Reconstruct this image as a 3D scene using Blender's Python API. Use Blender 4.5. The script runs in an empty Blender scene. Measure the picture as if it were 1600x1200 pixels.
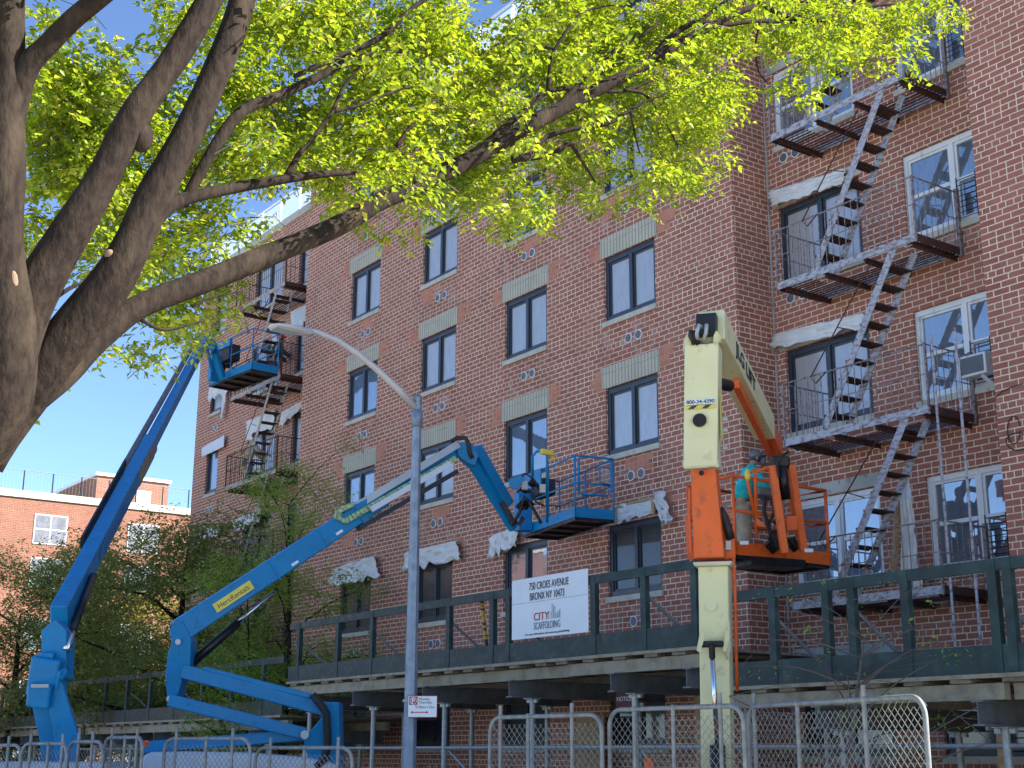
import bpy, math, random
import numpy as np
from mathutils import Vector, Matrix, noise as mnoise
R_ = random.Random(7)
NP = np.random.RandomState(11)
sc = bpy.context.scene
col = sc.collection

# ------------------------------------------------------------------ camera
FPX, PITCH, YAW, ROLL = 2150.88, 0.26350, 0.95300, 0.0045
CAM = Vector((0.0, -16.233, 1.6))
_F = Vector((-math.sin(YAW)*math.cos(PITCH), math.cos(YAW)*math.cos(PITCH), math.sin(PITCH)))
_R = Vector((math.cos(YAW), math.sin(YAW), 0)); _U = _R.cross(_F)
RX = _R*math.cos(ROLL)+_U*math.sin(ROLL); UX = -_R*math.sin(ROLL)+_U*math.cos(ROLL)
cd = bpy.data.cameras.new('camera'); cam = bpy.data.objects.new('camera', cd); col.objects.link(cam)
cd.sensor_width = 36; cd.lens = FPX/1600*36; cd.clip_end = 3000; cd.clip_start = 0.1
M = Matrix((RX, UX, -_F)).transposed().to_4x4(); M.translation = CAM; cam.matrix_world = M
sc.camera = cam

# ------------------------------------------------------------------ light
SUN_EL, SUN_AZ = math.radians(37), math.radians(48)
w = bpy.data.worlds.new('World'); sc.world = w; w.use_nodes = True
nt = w.node_tree; bg = nt.nodes['Background']
sky = nt.nodes.new('ShaderNodeTexSky'); sky.sky_type = 'NISHITA'; sky.sun_disc = False
sky.sun_elevation = SUN_EL; sky.sun_rotation = SUN_AZ; sky.air_density = 0.62; sky.dust_density = 0.0; sky.ozone_density = 4.0
nt.links.new(sky.outputs[0], bg.inputs[0]); bg.inputs[1].default_value = 0.10
sl = bpy.data.lights.new('sun', 'SUN'); sl.energy = 5.0; sl.angle = math.radians(0.53); sl.color = (1, .95, .86)
so = bpy.data.objects.new('sun', sl); col.objects.link(so)
SD = Vector((math.sin(SUN_AZ)*math.cos(SUN_EL), math.cos(SUN_AZ)*math.cos(SUN_EL), math.sin(SUN_EL)))
so.rotation_euler = SD.to_track_quat('Z', 'Y').to_euler(); so.location = (0, 0, 40)
sc.view_settings.view_transform = 'Standard'; sc.view_settings.look = 'None'
sc.view_settings.exposure = 1.78; sc.view_settings.gamma = 1
sc.cycles.max_bounces = 6; sc.cycles.transparent_max_bounces = 8

# ------------------------------------------------------------------ helpers
def ray(x, y): return _F+RX*((x-800)/FPX)-UX*((y-600)/FPX)
def P(x, y, d): return CAM+ray(x, y)*d
def PY(x, y, Y): r = ray(x, y); return CAM+r*((Y-CAM.y)/r.y)
def PX(x, y, X): r = ray(x, y); return CAM+r*((X-CAM.x)/r.x)
def PZ(x, y, Z): r = ray(x, y); return CAM+r*((Z-CAM.z)/r.z)
def pix(p): d = Vector(p)-CAM; f = d.dot(_F); return 800+FPX*d.dot(RX)/f, 600-FPX*d.dot(UX)/f, f
V = Vector

class MB:
    def __init__(s): s.v = []; s.f = []
    def quad(s, a, b, c, d):
        n = len(s.v); s.v += [tuple(a), tuple(b), tuple(c), tuple(d)]; s.f.append((n, n+1, n+2, n+3)); return s
    def frame(s, o, ax, ay, az, x0, x1, y0, y1, z0, z1):
        n = len(s.v)
        for z in (z0, z1):
            for (x, y) in ((x0, y0), (x1, y0), (x1, y1), (x0, y1)): s.v.append(tuple(o+ax*x+ay*y+az*z))
        s.f += [(n+3, n+2, n+1, n), (n+4, n+5, n+6, n+7)]+[(n+i, n+(i+1) % 4, n+4+(i+1) % 4, n+4+i) for i in range(4)]
        return s
    def box(s, x0, x1, y0, y1, z0, z1):
        return s.frame(V((0, 0, 0)), V((1, 0, 0)), V((0, 1, 0)), V((0, 0, 1)), x0, x1, y0, y1, z0, z1)
    def beam(s, p, q, w, h, up=(0, 0, 1), w2=None, h2=None):
        p = V(p); q = V(q); d = (q-p).normalized(); u = V(up); sd = d.cross(u)
        if sd.length < 1e-3: sd = d.cross(V((1, 0, 0)))
        sd.normalize(); u = sd.cross(d).normalized(); w2 = w if w2 is None else w2; h2 = h if h2 is None else h2
        n = len(s.v)
        for (c, ww, hh) in ((p, w, h), (q, w2, h2)):
            for (i, j) in ((-1, -1), (1, -1), (1, 1), (-1, 1)): s.v.append(tuple(c+sd*(i*ww/2)+u*(j*hh/2)))
        s.f += [(n+3, n+2, n+1, n), (n+4, n+5, n+6, n+7)]+[(n+i, n+(i+1) % 4, n+4+(i+1) % 4, n+4+i) for i in range(4)]
        return s
    def tube(s, pts, r, n=8, r2=None, cap=True):
        pts = [V(p) for p in pts]; k = len(pts)
        rs = r if isinstance(r, (list, tuple)) else [r+(0 if r2 is None else (r2-r)*i/(k-1)) for i in range(k)]
        b = len(s.v); t0 = (pts[1]-pts[0]).normalized()
        a = t0.cross(V((0, 0, 1)));
        if a.length < .05: a = t0.cross(V((1, 0, 0)))
        a.normalize()
        for i, p in enumerate(pts):
            t = (pts[min(i+1, k-1)]-pts[max(i-1, 0)]).normalized()
            a = (a-t*a.dot(t)).normalized(); c = t.cross(a)
            for j in range(n):
                g = 2*math.pi*j/n; s.v.append(tuple(p+(a*math.cos(g)+c*math.sin(g))*rs[i]))
        for i in range(k-1):
            for j in range(n): s.f.append((b+i*n+j, b+i*n+(j+1) % n, b+(i+1)*n+(j+1) % n, b+(i+1)*n+j))
        if cap: s.f += [tuple(b+j for j in range(n))[::-1], tuple(b+(k-1)*n+j for j in range(n))]
        return s
    def prism(s, pts, vec):
        pts = [V(p) for p in pts]; vec = V(vec); n = len(s.v); k = len(pts)
        s.v += [tuple(p) for p in pts]+[tuple(p+vec) for p in pts]
        s.f += [tuple(range(n, n+k))[::-1], tuple(range(n+k, n+2*k))]+[(n+i, n+(i+1) % k, n+k+(i+1) % k, n+k+i) for i in range(k)]
        return s
    def blob(s, c, r, seg=10, rings=6, ax=None):
        ax = ax or (V((1, 0, 0)), V((0, 1, 0)), V((0, 0, 1))); n = len(s.v); c = V(c)
        for i in range(rings+1):
            t = math.pi*i/rings
            for j in range(seg):
                g = 2*math.pi*j/seg
                s.v.append(tuple(c+ax[0]*(r[0]*math.sin(t)*math.cos(g))+ax[1]*(r[1]*math.sin(t)*math.sin(g))+ax[2]*(r[2]*math.cos(t))))
        for i in range(rings):
            for j in range(seg): s.f.append((n+i*seg+j, n+i*seg+(j+1) % seg, n+(i+1)*seg+(j+1) % seg, n+(i+1)*seg+j))
        return s
    def build(s, name, m, parent=None, smooth=False, bevel=0, fix=True):
        me = bpy.data.meshes.new(name); me.from_pydata(s.v, [], s.f)
        if fix:
            import bmesh
            b = bmesh.new(); b.from_mesh(me); bmesh.ops.recalc_face_normals(b, faces=b.faces); b.to_mesh(me); b.free()
        me.materials.append(m)
        if smooth: me.polygons.foreach_set('use_smooth', [True]*len(me.polygons))
        me.update()
        o = bpy.data.objects.new(name, me); col.objects.link(o)
        if parent is not None:
            o.parent = parent; o.matrix_parent_inverse = parent_inv(parent)
        if bevel:
            bm_ = o.modifiers.new('bevel', 'BEVEL'); bm_.width = bevel; bm_.segments = 2; bm_.limit_method = 'ANGLE'
        return o
def parent_inv(p):
    loc = V((0, 0, 0)); q = p
    while q is not None: loc += q.location; q = q.parent if False else None
    return Matrix.Translation(-loc) if p.type == 'EMPTY' else Matrix.Identity(4)
def tag(o, label=None, cat=None, group=None, kind=None):
    if label: o['label'] = label
    if cat: o['category'] = cat
    if group: o['group'] = group
    if kind: o['kind'] = kind
    return o
def thing(name, loc, label, cat, group=None):
    o = bpy.data.objects.new(name, None); col.objects.link(o); o.location = loc; o.empty_display_size = .2
    return tag(o, label, cat, group)
def lerp(a, b, t): return a+(b-a)*t

# ------------------------------------------------------------------ materials
class G:
    def __init__(s, name):
        s.m = bpy.data.materials.new(name); s.m.use_nodes = True; s.t = s.m.node_tree; s.n = s.t.nodes; s.b = s.n['Principled BSDF']
    def new(s, typ, ins=None, **kw):
        n = s.n.new('ShaderNode'+typ)
        for k, v in kw.items(): setattr(n, k, v)
        for k, v in (ins or {}).items():
            if isinstance(v, bpy.types.NodeSocket): s.t.links.new(v, n.inputs[k])
            else: n.inputs[k].default_value = v
        return n
    def math(s, op, a, b=0.0, c=0.0):
        return s.new('Math', {0: a, 1: b, 2: c}, operation=op).outputs[0]
    def mix(s, f, a, b):
        n = s.new('Mix', None, data_type='RGBA')
        for i, v in ((0, f), (6, a), (7, b)):
            if isinstance(v, bpy.types.NodeSocket): s.t.links.new(v, n.inputs[i])
            else: n.inputs[i].default_value = v if i == 0 else (*v, 1)[:4]
        return n.outputs[2]
    def link(s, a, b): s.t.links.new(a, b)
    def pos(s): return s.new('NewGeometry').outputs['Position']
    def noise(s, scale, detail=3, vec=None, rough=.55):
        return s.new('TexNoise', {'Vector': vec or s.pos(), 'Scale': scale, 'Detail': detail, 'Roughness': rough}).outputs['Fac']
    def step(s, x, a, b):
        return s.new('MapRange', {0: x, 1: a, 2: b, 3: 0.0, 4: 1.0}).outputs[0]
def paint(name, c, rough=.45, metal=0, var=.12, scale=3., dirt=None, dscale=6., dlo=.58, dhi=.7, bump=0, coat=0, spec=.5):
    g = G(name); c2 = tuple(x*(1-var) for x in c); c1 = tuple(min(1, x*(1+var)) for x in c)
    k = g.mix(g.step(g.noise(scale), .35, .65), c2, c1)
    if dirt: k = g.mix(g.math('MULTIPLY', g.step(g.noise(dscale, 6), dlo, dhi), .8), k, dirt)
    g.link(k, g.b.inputs['Base Color']); g.b.inputs['Roughness'].default_value = rough; g.b.inputs['Metallic'].default_value = metal
    g.b.inputs['Specular IOR Level'].default_value = spec
    rr = g.new('MapRange', {0: g.noise(scale*4, 4), 1: .3, 2: .7, 3: max(0, rough-.1), 4: min(1, rough+.12)}).outputs[0]
    g.link(rr, g.b.inputs['Roughness'])
    if coat: g.b.inputs['Coat Weight'].default_value = coat
    if bump:
        b = g.new('Bump', {'Strength': bump, 'Distance': .02, 'Height': g.noise(scale*8, 5)}); g.link(b.outputs[0], g.b.inputs['Normal'])
    return g.m
def brick(name, cols, mortar, wash=None, washlo=.5, ch=.0965, bw=.262, mw=.017, big=.35):
    g = G(name); sx = g.new('SeparateXYZ', {0: g.pos()}); nn = g.new('SeparateXYZ', {0: g.new('NewGeometry').outputs['Normal']})
    isx = g.math('GREATER_THAN', g.math('ABSOLUTE', nn.outputs[0]), .5)
    u = g.math('ADD', g.math('MULTIPLY', isx, sx.outputs[1]), g.math('MULTIPLY', g.math('SUBTRACT', 1., isx), sx.outputs[0]))
    u = g.math('ADD', u, 200.)
    v = g.math('DIVIDE', g.math('ADD', sx.outputs[2], .03), ch); row = g.math('FLOOR', v); fv = g.math('FRACT', v)
    hdr = g.math('LESS_THAN', g.math('MODULO', g.math('ADD', row, 100.), 5.), .5)
    wd = g.math('SUBTRACT', bw, g.math('MULTIPLY', hdr, bw/2))
    off = g.math('MULTIPLY', g.math('MODULO', g.math('ADD', row, 100.), 2.), .5)
    uo = g.math('ADD', g.math('DIVIDE', u, wd), off); fu = g.math('FRACT', uo)
    du = g.math('MULTIPLY', g.math('MINIMUM', fu, g.math('SUBTRACT', 1., fu)), wd)
    dv = g.math('MULTIPLY', g.math('MINIMUM', fv, g.math('SUBTRACT', 1., fv)), ch)
    wob = g.math('MULTIPLY', g.math('SUBTRACT', g.noise(30., 2), .5), .010)
    dd = g.math('ADD', g.math('MINIMUM', du, dv), wob)
    mask = g.step(dd, mw*.38, mw*.62)      # 1 = brick
    idv = g.new('CombineXYZ', {0: g.math('FLOOR', uo), 1: row})
    rnd = g.new('TexWhiteNoise', {'Vector': idv.outputs[0]}, noise_dimensions='3D').outputs['Value']
    ramp = g.new('ValToRGB', {0: rnd}); e = ramp.color_ramp.elements
    while len(e) < len(cols): e.new(.5)
    for i, cc in enumerate(cols): e[i].position = i/(len(cols)-1); e[i].color = (*cc, 1)
    k = g.mix(g.math('MULTIPLY', g.step(g.noise(.45, 4), .35, .7), big), ramp.outputs[0], tuple(x*.55 for x in cols[0]))
    k = g.mix(g.math('MULTIPLY', g.step(g.noise(60., 2), .4, .7), .18), k, tuple(x*.5 for x in cols[0]))
    stv = g.new('Mapping', {'Vector': g.pos(), 'Scale': (2.2, 2.2, .22)}).outputs[0]
    k = g.mix(g.math('MULTIPLY', g.step(g.noise(1., 5, stv), .52, .72), .30), k, tuple(x*.45 for x in cols[0]))
    mcol = g.mix(g.step(g.noise(1.3, 4), .3, .7), mortar, tuple(x*.72 for x in mortar))
    k = g.mix(mask, mcol, k)
    if wash: k = g.mix(g.math('MULTIPLY', g.step(g.noise(2.2, 6), washlo, washlo+.25), .55), k, wash)
    g.link(k, g.b.inputs['Base Color']); g.b.inputs['Roughness'].default_value = .85; g.b.inputs['Specular IOR Level'].default_value = .25
    b = g.new('Bump', {'Strength': .6, 'Distance': .012, 'Height': g.math('ADD', mask, g.math('MULTIPLY', g.noise(50., 3), .3))}); g.link(b.outputs[0], g.b.inputs['Normal'])
    return g.m
def two_tone(name, a, b, scale, lo, hi, rough=.7, stretch=None, bump=.3, metal=0):
    g = G(name); vec = g.pos()
    if stretch: vec = g.new('Mapping', {'Vector': vec, 'Scale': stretch}).outputs[0]
    k = g.mix(g.step(g.noise(scale, 6, vec, .65), lo, hi), a, b)
    g.link(k, g.b.inputs['Base Color']); g.b.inputs['Roughness'].default_value = rough; g.b.inputs['Metallic'].default_value = metal
    bb = g.new('Bump', {'Strength': bump, 'Distance': .01, 'Height': g.noise(scale*3, 4)}); g.link(bb.outputs[0], g.b.inputs['Normal'])
    return g.m
def glass(name, dif, gloss=.25, rough=.03, swirl=0, tint=(.9, .95, 1)):
    g = G(name)
    k = g.mix(g.step(g.noise(5., 5, g.new('Mapping', {'Vector': g.pos(), 'Scale': (2.5, 1, .7)}).outputs[0]), .35, .65), tuple(x*(1-swirl) for x in dif), tuple(x*(1+swirl) for x in dif))
    g.link(k, g.b.inputs['Base Color']); g.b.inputs['Roughness'].default_value = .5
    gl = g.new('BsdfGlossy', {'Color': (*tint, 1), 'Roughness': rough})
    bb = g.new('Bump', {'Strength': .08, 'Distance': .02, 'Height': g.noise(1.8, 2)}); g.link(bb.outputs[0], gl.inputs['Normal'])
    mx = g.new('MixShader', {0: gloss, 1: g.b.outputs[0], 2: gl.outputs[0]})
    g.link(mx.outputs[0], g.n['Material Output'].inputs[0]); return g.m
def leaf(name, c1, c2, c3, trans=.5):
    g = G(name); ri = g.new('NewGeometry').outputs['Random Per Island']
    ramp = g.new('ValToRGB', {0: ri}); e = ramp.color_ramp.elements; e.new(.5)
    for i, cc in enumerate((c1, c2, c3)): e[i].position = i/2; e[i].color = (*cc, 1)
    k = g.mix(g.math('MULTIPLY', g.step(g.noise(2.2, 3), .40, .62), .7), ramp.outputs[0], c1)
    d = g.new('BsdfDiffuse', {'Color': k}); t = g.new('BsdfTranslucent', {'Color': g.mix(.25, k, (.75, .85, .02))})
    gl = g.new('BsdfGlossy', {'Color': (1, 1, 1, 1), 'Roughness': .5})
    m1 = g.new('MixShader', {0: trans, 1: d.outputs[0], 2: t.outputs[0]}); m2 = g.new('MixShader', {0: .03, 1: m1.outputs[0], 2: gl.outputs[0]})
    g.link(m2.outputs[0], g.n['Material Output'].inputs[0]); return g.m

m_brick = brick('red_brick', [(.35, .128, .091), (.40, .155, .112), (.44, .180, .132), (.375, .140, .10)], (.88, .71, .53), big=.3)
m_brick_new = brick('new_brick', [(.52, .20, .125), (.58, .24, .155), (.48, .18, .11)], (.58, .33, .25), big=.1)
m_brick_wash = brick('washed_brick', [(.34, .122, .086), (.40, .15, .108), (.31, .11, .078)], (.80, .65, .50), wash=(.58, .46, .38), washlo=.5)
m_brick_far = brick('orange_brick', [(.24, .088, .055), (.29, .112, .072), (.215, .078, .05)], (.33, .25, .19), ch=.075, bw=.22, big=.15)
m_stone = paint('limestone', (.50, .47, .40), .85, var=.15, dirt=(.30, .28, .24), bump=.3)
m_concrete = paint('concrete', (.42, .41, .38), .9, var=.18, scale=1.5, dirt=(.2, .19, .17), bump=.4)
m_darkframe = paint('charcoal_window_frame', (.028, .036, .052), .4, var=.1)
m_whiteframe = paint('white_window_frame', (.72, .75, .78), .45, var=.05, dirt=(.5, .5, .48))
m_pane = glass('filmed_glass', (.34, .34, .35), .13, .12, .08)
m_pane_clear = glass('reflective_glass', (.09, .12, .16), .26, .02, .2)
m_farframe = paint('far_window_frame', (.42, .42, .42), .6)
m_pane_far = glass('far_window_glass', (.16, .18, .22), .2, .1, .3)
m_pane_dark = glass('dark_glass', (.02, .022, .025), .04, .06, .3)
m_dark = paint('dark_interior', (.02, .02, .02), .9)
m_rust = two_tone('rusty_steel', (.035, .018, .014), (.10, .035, .025), 14, .4, .65, .8)
m_peel = two_tone('peeling_paint', (.40, .41, .46), (.15, .075, .065), 11, .46, .66, .6, (1, 1, 1.8), bump=.5)
m_peel2 = two_tone('worn_beige_paint', (.40, .36, .30), (.14, .05, .035), 22, .52, .6, .65, bump=.5)
m_rail = two_tone('weathered_rail_paint', (.27, .24, .26), (.13, .075, .065), 18, .45, .6, .7)
m_green = paint('dark_green_plywood', (.012, .036, .034), .6, var=.35, scale=3, dirt=(.05, .085, .078), dscale=3.5, dlo=.52, dhi=.75, bump=.4)
m_wood = two_tone('pine_lumber', (.50, .34, .19), (.34, .21, .11), 6, .4, .6, .75, (1, 1, 8))
m_woodgrey = two_tone('weathered_plank', (.26, .21, .15), (.13, .10, .07), 5, .4, .65, .85, (1, 4, 4))
m_beamtan = two_tone('tan_painted_beam', (.30, .27, .19), (.20, .17, .12), 5, .45, .65, .7)
m_galv = paint('galvanised_steel', (.34, .36, .36), .5, .4, .15, 12., dirt=(.26, .25, .23))
m_pole = paint('galvanised_pole', (.22, .27, .34), .5, .35, .18, 8., dirt=(.15, .16, .18))
m_fence = paint('shade_toned_fence', (.22, .235, .235), .6, .25, .2, 12., dirt=(.14, .14, .13))  # galvanising darkened, shade on the sunlit fence put into the colour
m_ibeam = paint('grey_steel_beam', (.15, .155, .16), .6, .3, .2, 5.)
m_lamp = paint('lamp_housing', (.55, .52, .50), .4, .1, .05)
m_blue = paint('blue_machine_paint', (.002, .20, .44), .42, 0, .06, 2., dirt=(.02, .11, .24), dscale=9., dlo=.57, dhi=.74, spec=.35)
m_black = paint('black_rubber', (.018, .018, .02), .6, 0, .3)
m_blacksteel = paint('black_steel', (.02, .02, .022), .35, .4, .2)
m_chrome = paint('chromed_rod', (.6, .6, .62), .12, 1, .03)
m_track = paint('cable_track', (.30, .42, .22), .6, 0, .4, 20., dirt=(.05, .06, .04), dscale=25.)
m_alu = paint('light_grey_track', (.42, .45, .47), .5, .2, .08)
m_cream = paint('cream_machine_paint', (.72, .70, .41), .5, 0, .05, 2., dirt=(.42, .34, .18), dscale=7., dlo=.6, dhi=.75)
m_creamw = paint('faded_cream_paint', (.62, .60, .42), .5, 0, .1, 3., dirt=(.35, .25, .14))
m_orange = paint('orange_machine_paint', (.78, .125, .014), .45, 0, .08, 2., dirt=(.32, .08, .04), dscale=9., dlo=.56, dhi=.74)
m_yellow = paint('yellow_plastic', (.72, .60, .08), .5)
m_white = paint('white_paint', (.62, .66, .70), .5, 0, .05)
m_signwhite = paint('sign_white', (.72, .78, .82), .5, 0, .03)
m_ink = paint('dark_ink', (.05, .055, .07), .7)
m_inkgrey = paint('grey_ink', (.22, .25, .28), .7)
m_inkpale = paint('faded_lettering', (.10, .22, .42), .6)
m_red = paint('red_ink', (.48, .04, .03), .6)
m_cowl = paint('white_cowling', (.50, .54, .60), .35, 0, .05, coat=.3)
m_ground = paint('ground_soil', (.25, .23, .15), .95, 0, .3, .6, bump=.5)  # unseen soil, tone raised to throw light back at the facade
m_bounce_street = paint('bounce_street', (.50, .46, .39), .9, 0, .2, 2., bump=.6)  # unseen road surface made pale as a reflector for the facade
m_walk = paint('pavement', (.42, .39, .34), .9, 0, .15, 1., dirt=(.2, .19, .17), bump=.3)  # out of view, lightened for more bounce onto the facade
def barkmat():
    g = G('bark'); p = g.new('Mapping', {'Vector': g.pos(), 'Scale': (1, 1, .45)}).outputs[0]
    k = g.mix(g.step(g.noise(30, 6, p), .35, .65), (.034, .024, .018), (.014, .010, .008))
    k = g.mix(g.math('MULTIPLY', g.step(g.noise(5, 5, p, .6), .5, .68), .4), k, (.085, .062, .042))  # pale mottling: lichen, with sun spots painted into the bark
    g.link(k, g.b.inputs['Base Color']); g.b.inputs['Roughness'].default_value = .92; g.b.inputs['Specular IOR Level'].default_value = .15
    bb = g.new('Bump', {'Strength': .7, 'Distance': .012, 'Height': g.noise(45, 6, p)}); g.link(bb.outputs[0], g.b.inputs['Normal']); return g.m
m_bark = barkmat()
m_bark2 = two_tone('bark_scar', (.24, .15, .10), (.14, .09, .06), 20, .4, .6, .85)
m_twig = paint('twig_bark', (.11, .085, .075), .9)
m_leaf = leaf('spring_leaves', (.09, .17, .008), (.26, .39, .010), (.60, .55, .04), .5)
m_leaf_dark = leaf('dark_leaves', (.09, .13, .045), (.17, .22, .07), (.36, .33, .12), .5)
m_leaf_light = leaf('feathery_leaves', (.16, .26, .05), (.25, .38, .07), (.34, .44, .10), .5)
m_leaf_yel = leaf('yellow_leaves', (.30, .26, .04), (.45, .38, .07), (.25, .30, .06), .45)
m_skin = paint('skin', (.42, .22, .15), .6)
m_teal = paint('teal_cloth', (.015, .50, .50), .85, 0, .2, 8.)
m_khaki = paint('khaki_cloth', (.38, .33, .25), .9, 0, .2, 9.)
m_navy = paint('navy_cloth', (.03, .045, .07), .85)
m_denim = paint('denim', (.06, .11, .2), .9)
m_vest = paint('yellow_vest', (.55, .62, .05), .7)
m_helmet = paint('red_helmet', (.75, .07, .03), .4)
m_shirt = paint('pale_shirt', (.5, .42, .38), .9)
def sheetmat():
    g = G('plastic_sheet'); k = g.mix(g.step(g.noise(4., 5), .3, .7), (.78, .78, .78), (.92, .92, .92))
    d = g.new('BsdfDiffuse', {'Color': k}); t = g.new('BsdfTranslucent', {'Color': k}); gl = g.new('BsdfGlossy', {'Roughness': .25})
    a = g.new('MixShader', {0: .3, 1: d.outputs[0], 2: t.outputs[0]}); b = g.new('MixShader', {0: .08, 1: a.outputs[0], 2: gl.outputs[0]})
    bb = g.new('Bump', {'Strength': .8, 'Distance': .05, 'Height': g.noise(7., 4)})
    g.link(bb.outputs[0], d.inputs['Normal']); g.link(bb.outputs[0], gl.inputs['Normal'])
    g.link(b.outputs[0], g.n['Material Output'].inputs[0]); return g.m
m_sheet = sheetmat()
def lintelmat():
    g = G('ribbed_lintel_panel'); sx = g.new('SeparateXYZ', {0: g.pos()})
    fu = g.math('FRACT', g.math('MULTIPLY', g.math('ADD', sx.outputs[0], 100.), 1/.094))
    rib = g.math('MULTIPLY', g.math('LESS_THAN', fu, .34), 1.)
    k = g.mix(g.step(g.noise(3., 4), .3, .7), (.44, .41, .32), (.52, .49, .38)); k = g.mix(g.math('MULTIPLY', rib, .55), k, (.14, .135, .11))
    g.link(k, g.b.inputs['Base Color']); g.b.inputs['Roughness'].default_value = .8
    b = g.new('Bump', {'Strength': .8, 'Distance': .015, 'Height': g.math('SUBTRACT', 1., rib)}); g.link(b.outputs[0], g.b.inputs['Normal']); return g.m
m_lintel = lintelmat()
def frostmat():
    g = G('frosted_railing_panel'); g.b.inputs['Base Color'].default_value = (.55, .62, .72, 1); g.b.inputs['Roughness'].default_value = .4
    t = g.new('BsdfTranslucent', {'Color': (.6, .68, .8, 1)}); m = g.new('MixShader', {0: .6, 1: g.b.outputs[0], 2: t.outputs[0]})
    g.link(m.outputs[0], g.n['Material Output'].inputs[0]); return g.m
m_frost = frostmat()
def ventmat():
    g = G('vent_louvre'); sx = g.new('SeparateXYZ', {0: g.pos()}); f = g.math('FRACT', g.math('MULTIPLY', sx.outputs[2], 1/.028))
    k = g.mix(g.math('GREATER_THAN', f, .55), (.03, .035, .04), (.20, .21, .22)); g.link(k, g.b.inputs['Base Color']); return g.m
m_vent = ventmat()

def text(s, size, o, ax, ay, m, parent, width=None, bold=0, align='LEFT', name='lettering'):
    c = bpy.data.curves.new('t', 'FONT'); c.body = s; c.size = size; c.extrude = .0015; c.offset = bold; c.align_x = align
    t = bpy.data.objects.new('t', c); col.objects.link(t)
    dg = bpy.context.evaluated_depsgraph_get(); dg.update()
    me = bpy.data.meshes.new_from_object(t.evaluated_get(dg)); bpy.data.objects.remove(t)
    xs = [v.co.x for v in me.vertices]; x0, x1 = min(xs), max(xs); k = 1 if width is None else width/(x1-x0)
    if width is not None and align == 'CENTER': x0c = (x0+x1)/2
    az = ax.cross(ay)
    for v in me.vertices:
        x = v.co.x*k; v.co = o+ax*x+ay*v.co.y+az*v.co.z
    me.materials.clear(); me.materials.append(m)
    ob = bpy.data.objects.new(name, me); col.objects.link(ob); ob.parent = parent; ob.matrix_parent_inverse = parent_inv(parent)
    return ob

# ------------------------------------------------------------------ ground
def sheet(name, x0, x1, y0, y1, z, m, label):
    o = MB().quad((x0, y0, z), (x1, y0, z), (x1, y1, z), (x0, y1, z)).build(name, m); tag(o, label, kind='structure'); return o
sheet('ground', -900, 900, -900, 900, 0, m_ground, 'bare soil and grass ground around the building')
o = MB().box(-140, 100, -6.2, -3.4, -.3, .14).build('pavement', m_walk); tag(o, 'concrete pavement in front of the shed', kind='structure')
sheet('road', -140, 100, -21, -9.2, .006, m_bounce_street, 'street out of view, paled to bounce light onto the facade')
o = MB().box(-140, 100, -9.2, -9.05, -.3, .15).build('kerb', m_concrete); tag(o, 'concrete kerb along the street', kind='structure')
sheet('grass_verge', -140, 100, -9.05, -6.2, .07, m_ground, 'grass verge between kerb and pavement')
o = MB().box(-140, 100, -30, -21, -.3, .14).build('far_pavement', m_walk); tag(o, 'pavement on the near side of the street', kind='structure')

# ------------------------------------------------------------------ building
MX0, MX1 = -32.65, -16.16; RY = .9; RXR = -11.22; LX = -42.1; TOP = 17.15; BX = 1.6  # BX: unseen right end, placed to steer where sun and shadow fall
ZT = lambda r: 11.035-(r-1)*2.65
COLS = {'A': -30.08, 'B': -26.55, 'C': -23.12, 'D': -19.75}; WW = 1.505; WH = 1.355
bld = thing('apartment_building', (-26, 4, 0), 'six storey red brick apartment building with charcoal windows and roof railing', 'building')
wall = MB()
def wall_plane(Y, x0, x1, z0, z1, holes, rev=.14):
    xs = sorted({x0, x1, *[h[0] for h in holes], *[h[1] for h in holes]}); zs = sorted({z0, z1, *[h[2] for h in holes], *[h[3] for h in holes]})
    for i in range(len(xs)-1):
        for j in range(len(zs)-1):
            cx = (xs[i]+xs[i+1])/2; cz = (zs[j]+zs[j+1])/2
            if any(h[0] < cx < h[1] and h[2] < cz < h[3] for h in holes): continue
            wall.quad((xs[i], Y, zs[j]), (xs[i+1], Y, zs[j]), (xs[i+1], Y, zs[j+1]), (xs[i], Y, zs[j+1]))
    for (a, b, c, d) in holes:
        e = Y+rev
        wall.quad((a, Y, c), (a, Y, d), (a, e, d), (a, e, c)); wall.quad((b, e, c), (b, e, d), (b, Y, d), (b, Y, c))
        wall.quad((a, Y, d), (b, Y, d), (b, e, d), (a, e, d)); wall.quad((a, e, c), (b, e, c), (b, Y, c), (a, Y, c))
main_holes = []; rows = range(-1, 5)
for k, x in COLS.items():
    for r in rows: main_holes.append((x, x+WW, ZT(r)-WH, ZT(r)))
RW = [(-15.93, -14.09), (-13.2, -11.36)]; RH = 1.5
rec_holes = [(a, b, ZT(r)-RH, ZT(r)) for a, b in RW for r in rows]
LWN = [(-41.05, -40.15), (-37.98, -36.08), (-34.98, -33.14)]
def lh(i, r): return 1.2 if i == 0 and r < 2 else RH
lft_holes = [(a, b, ZT(r)-RH, ZT(r)) for (a, b) in LWN for r in rows]
wall_plane(0, MX0, MX1, 0, TOP, main_holes)
wall_plane(RY, MX1, RXR, 0, TOP, rec_holes)
wall_plane(RY, LX, MX0, 0, TOP, lft_holes)
wall_plane(0, RXR, BX, 0, TOP, [(-7.9, -6.4, ZT(r)-WH, ZT(r)) for r in rows])
for (x, s) in ((MX1, 1), (RXR, -1), (MX0, -1)): wall.quad((x, 0, 0), (x, RY, 0), (x, RY, TOP), (x, 0, TOP))
wall.quad((LX, RY, 0), (LX, 16, 0), (LX, 16, TOP), (LX, RY, TOP)); wall.quad((BX, 0, 0), (BX, 16, 0), (BX, 16, TOP), (BX, 0, TOP))
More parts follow.
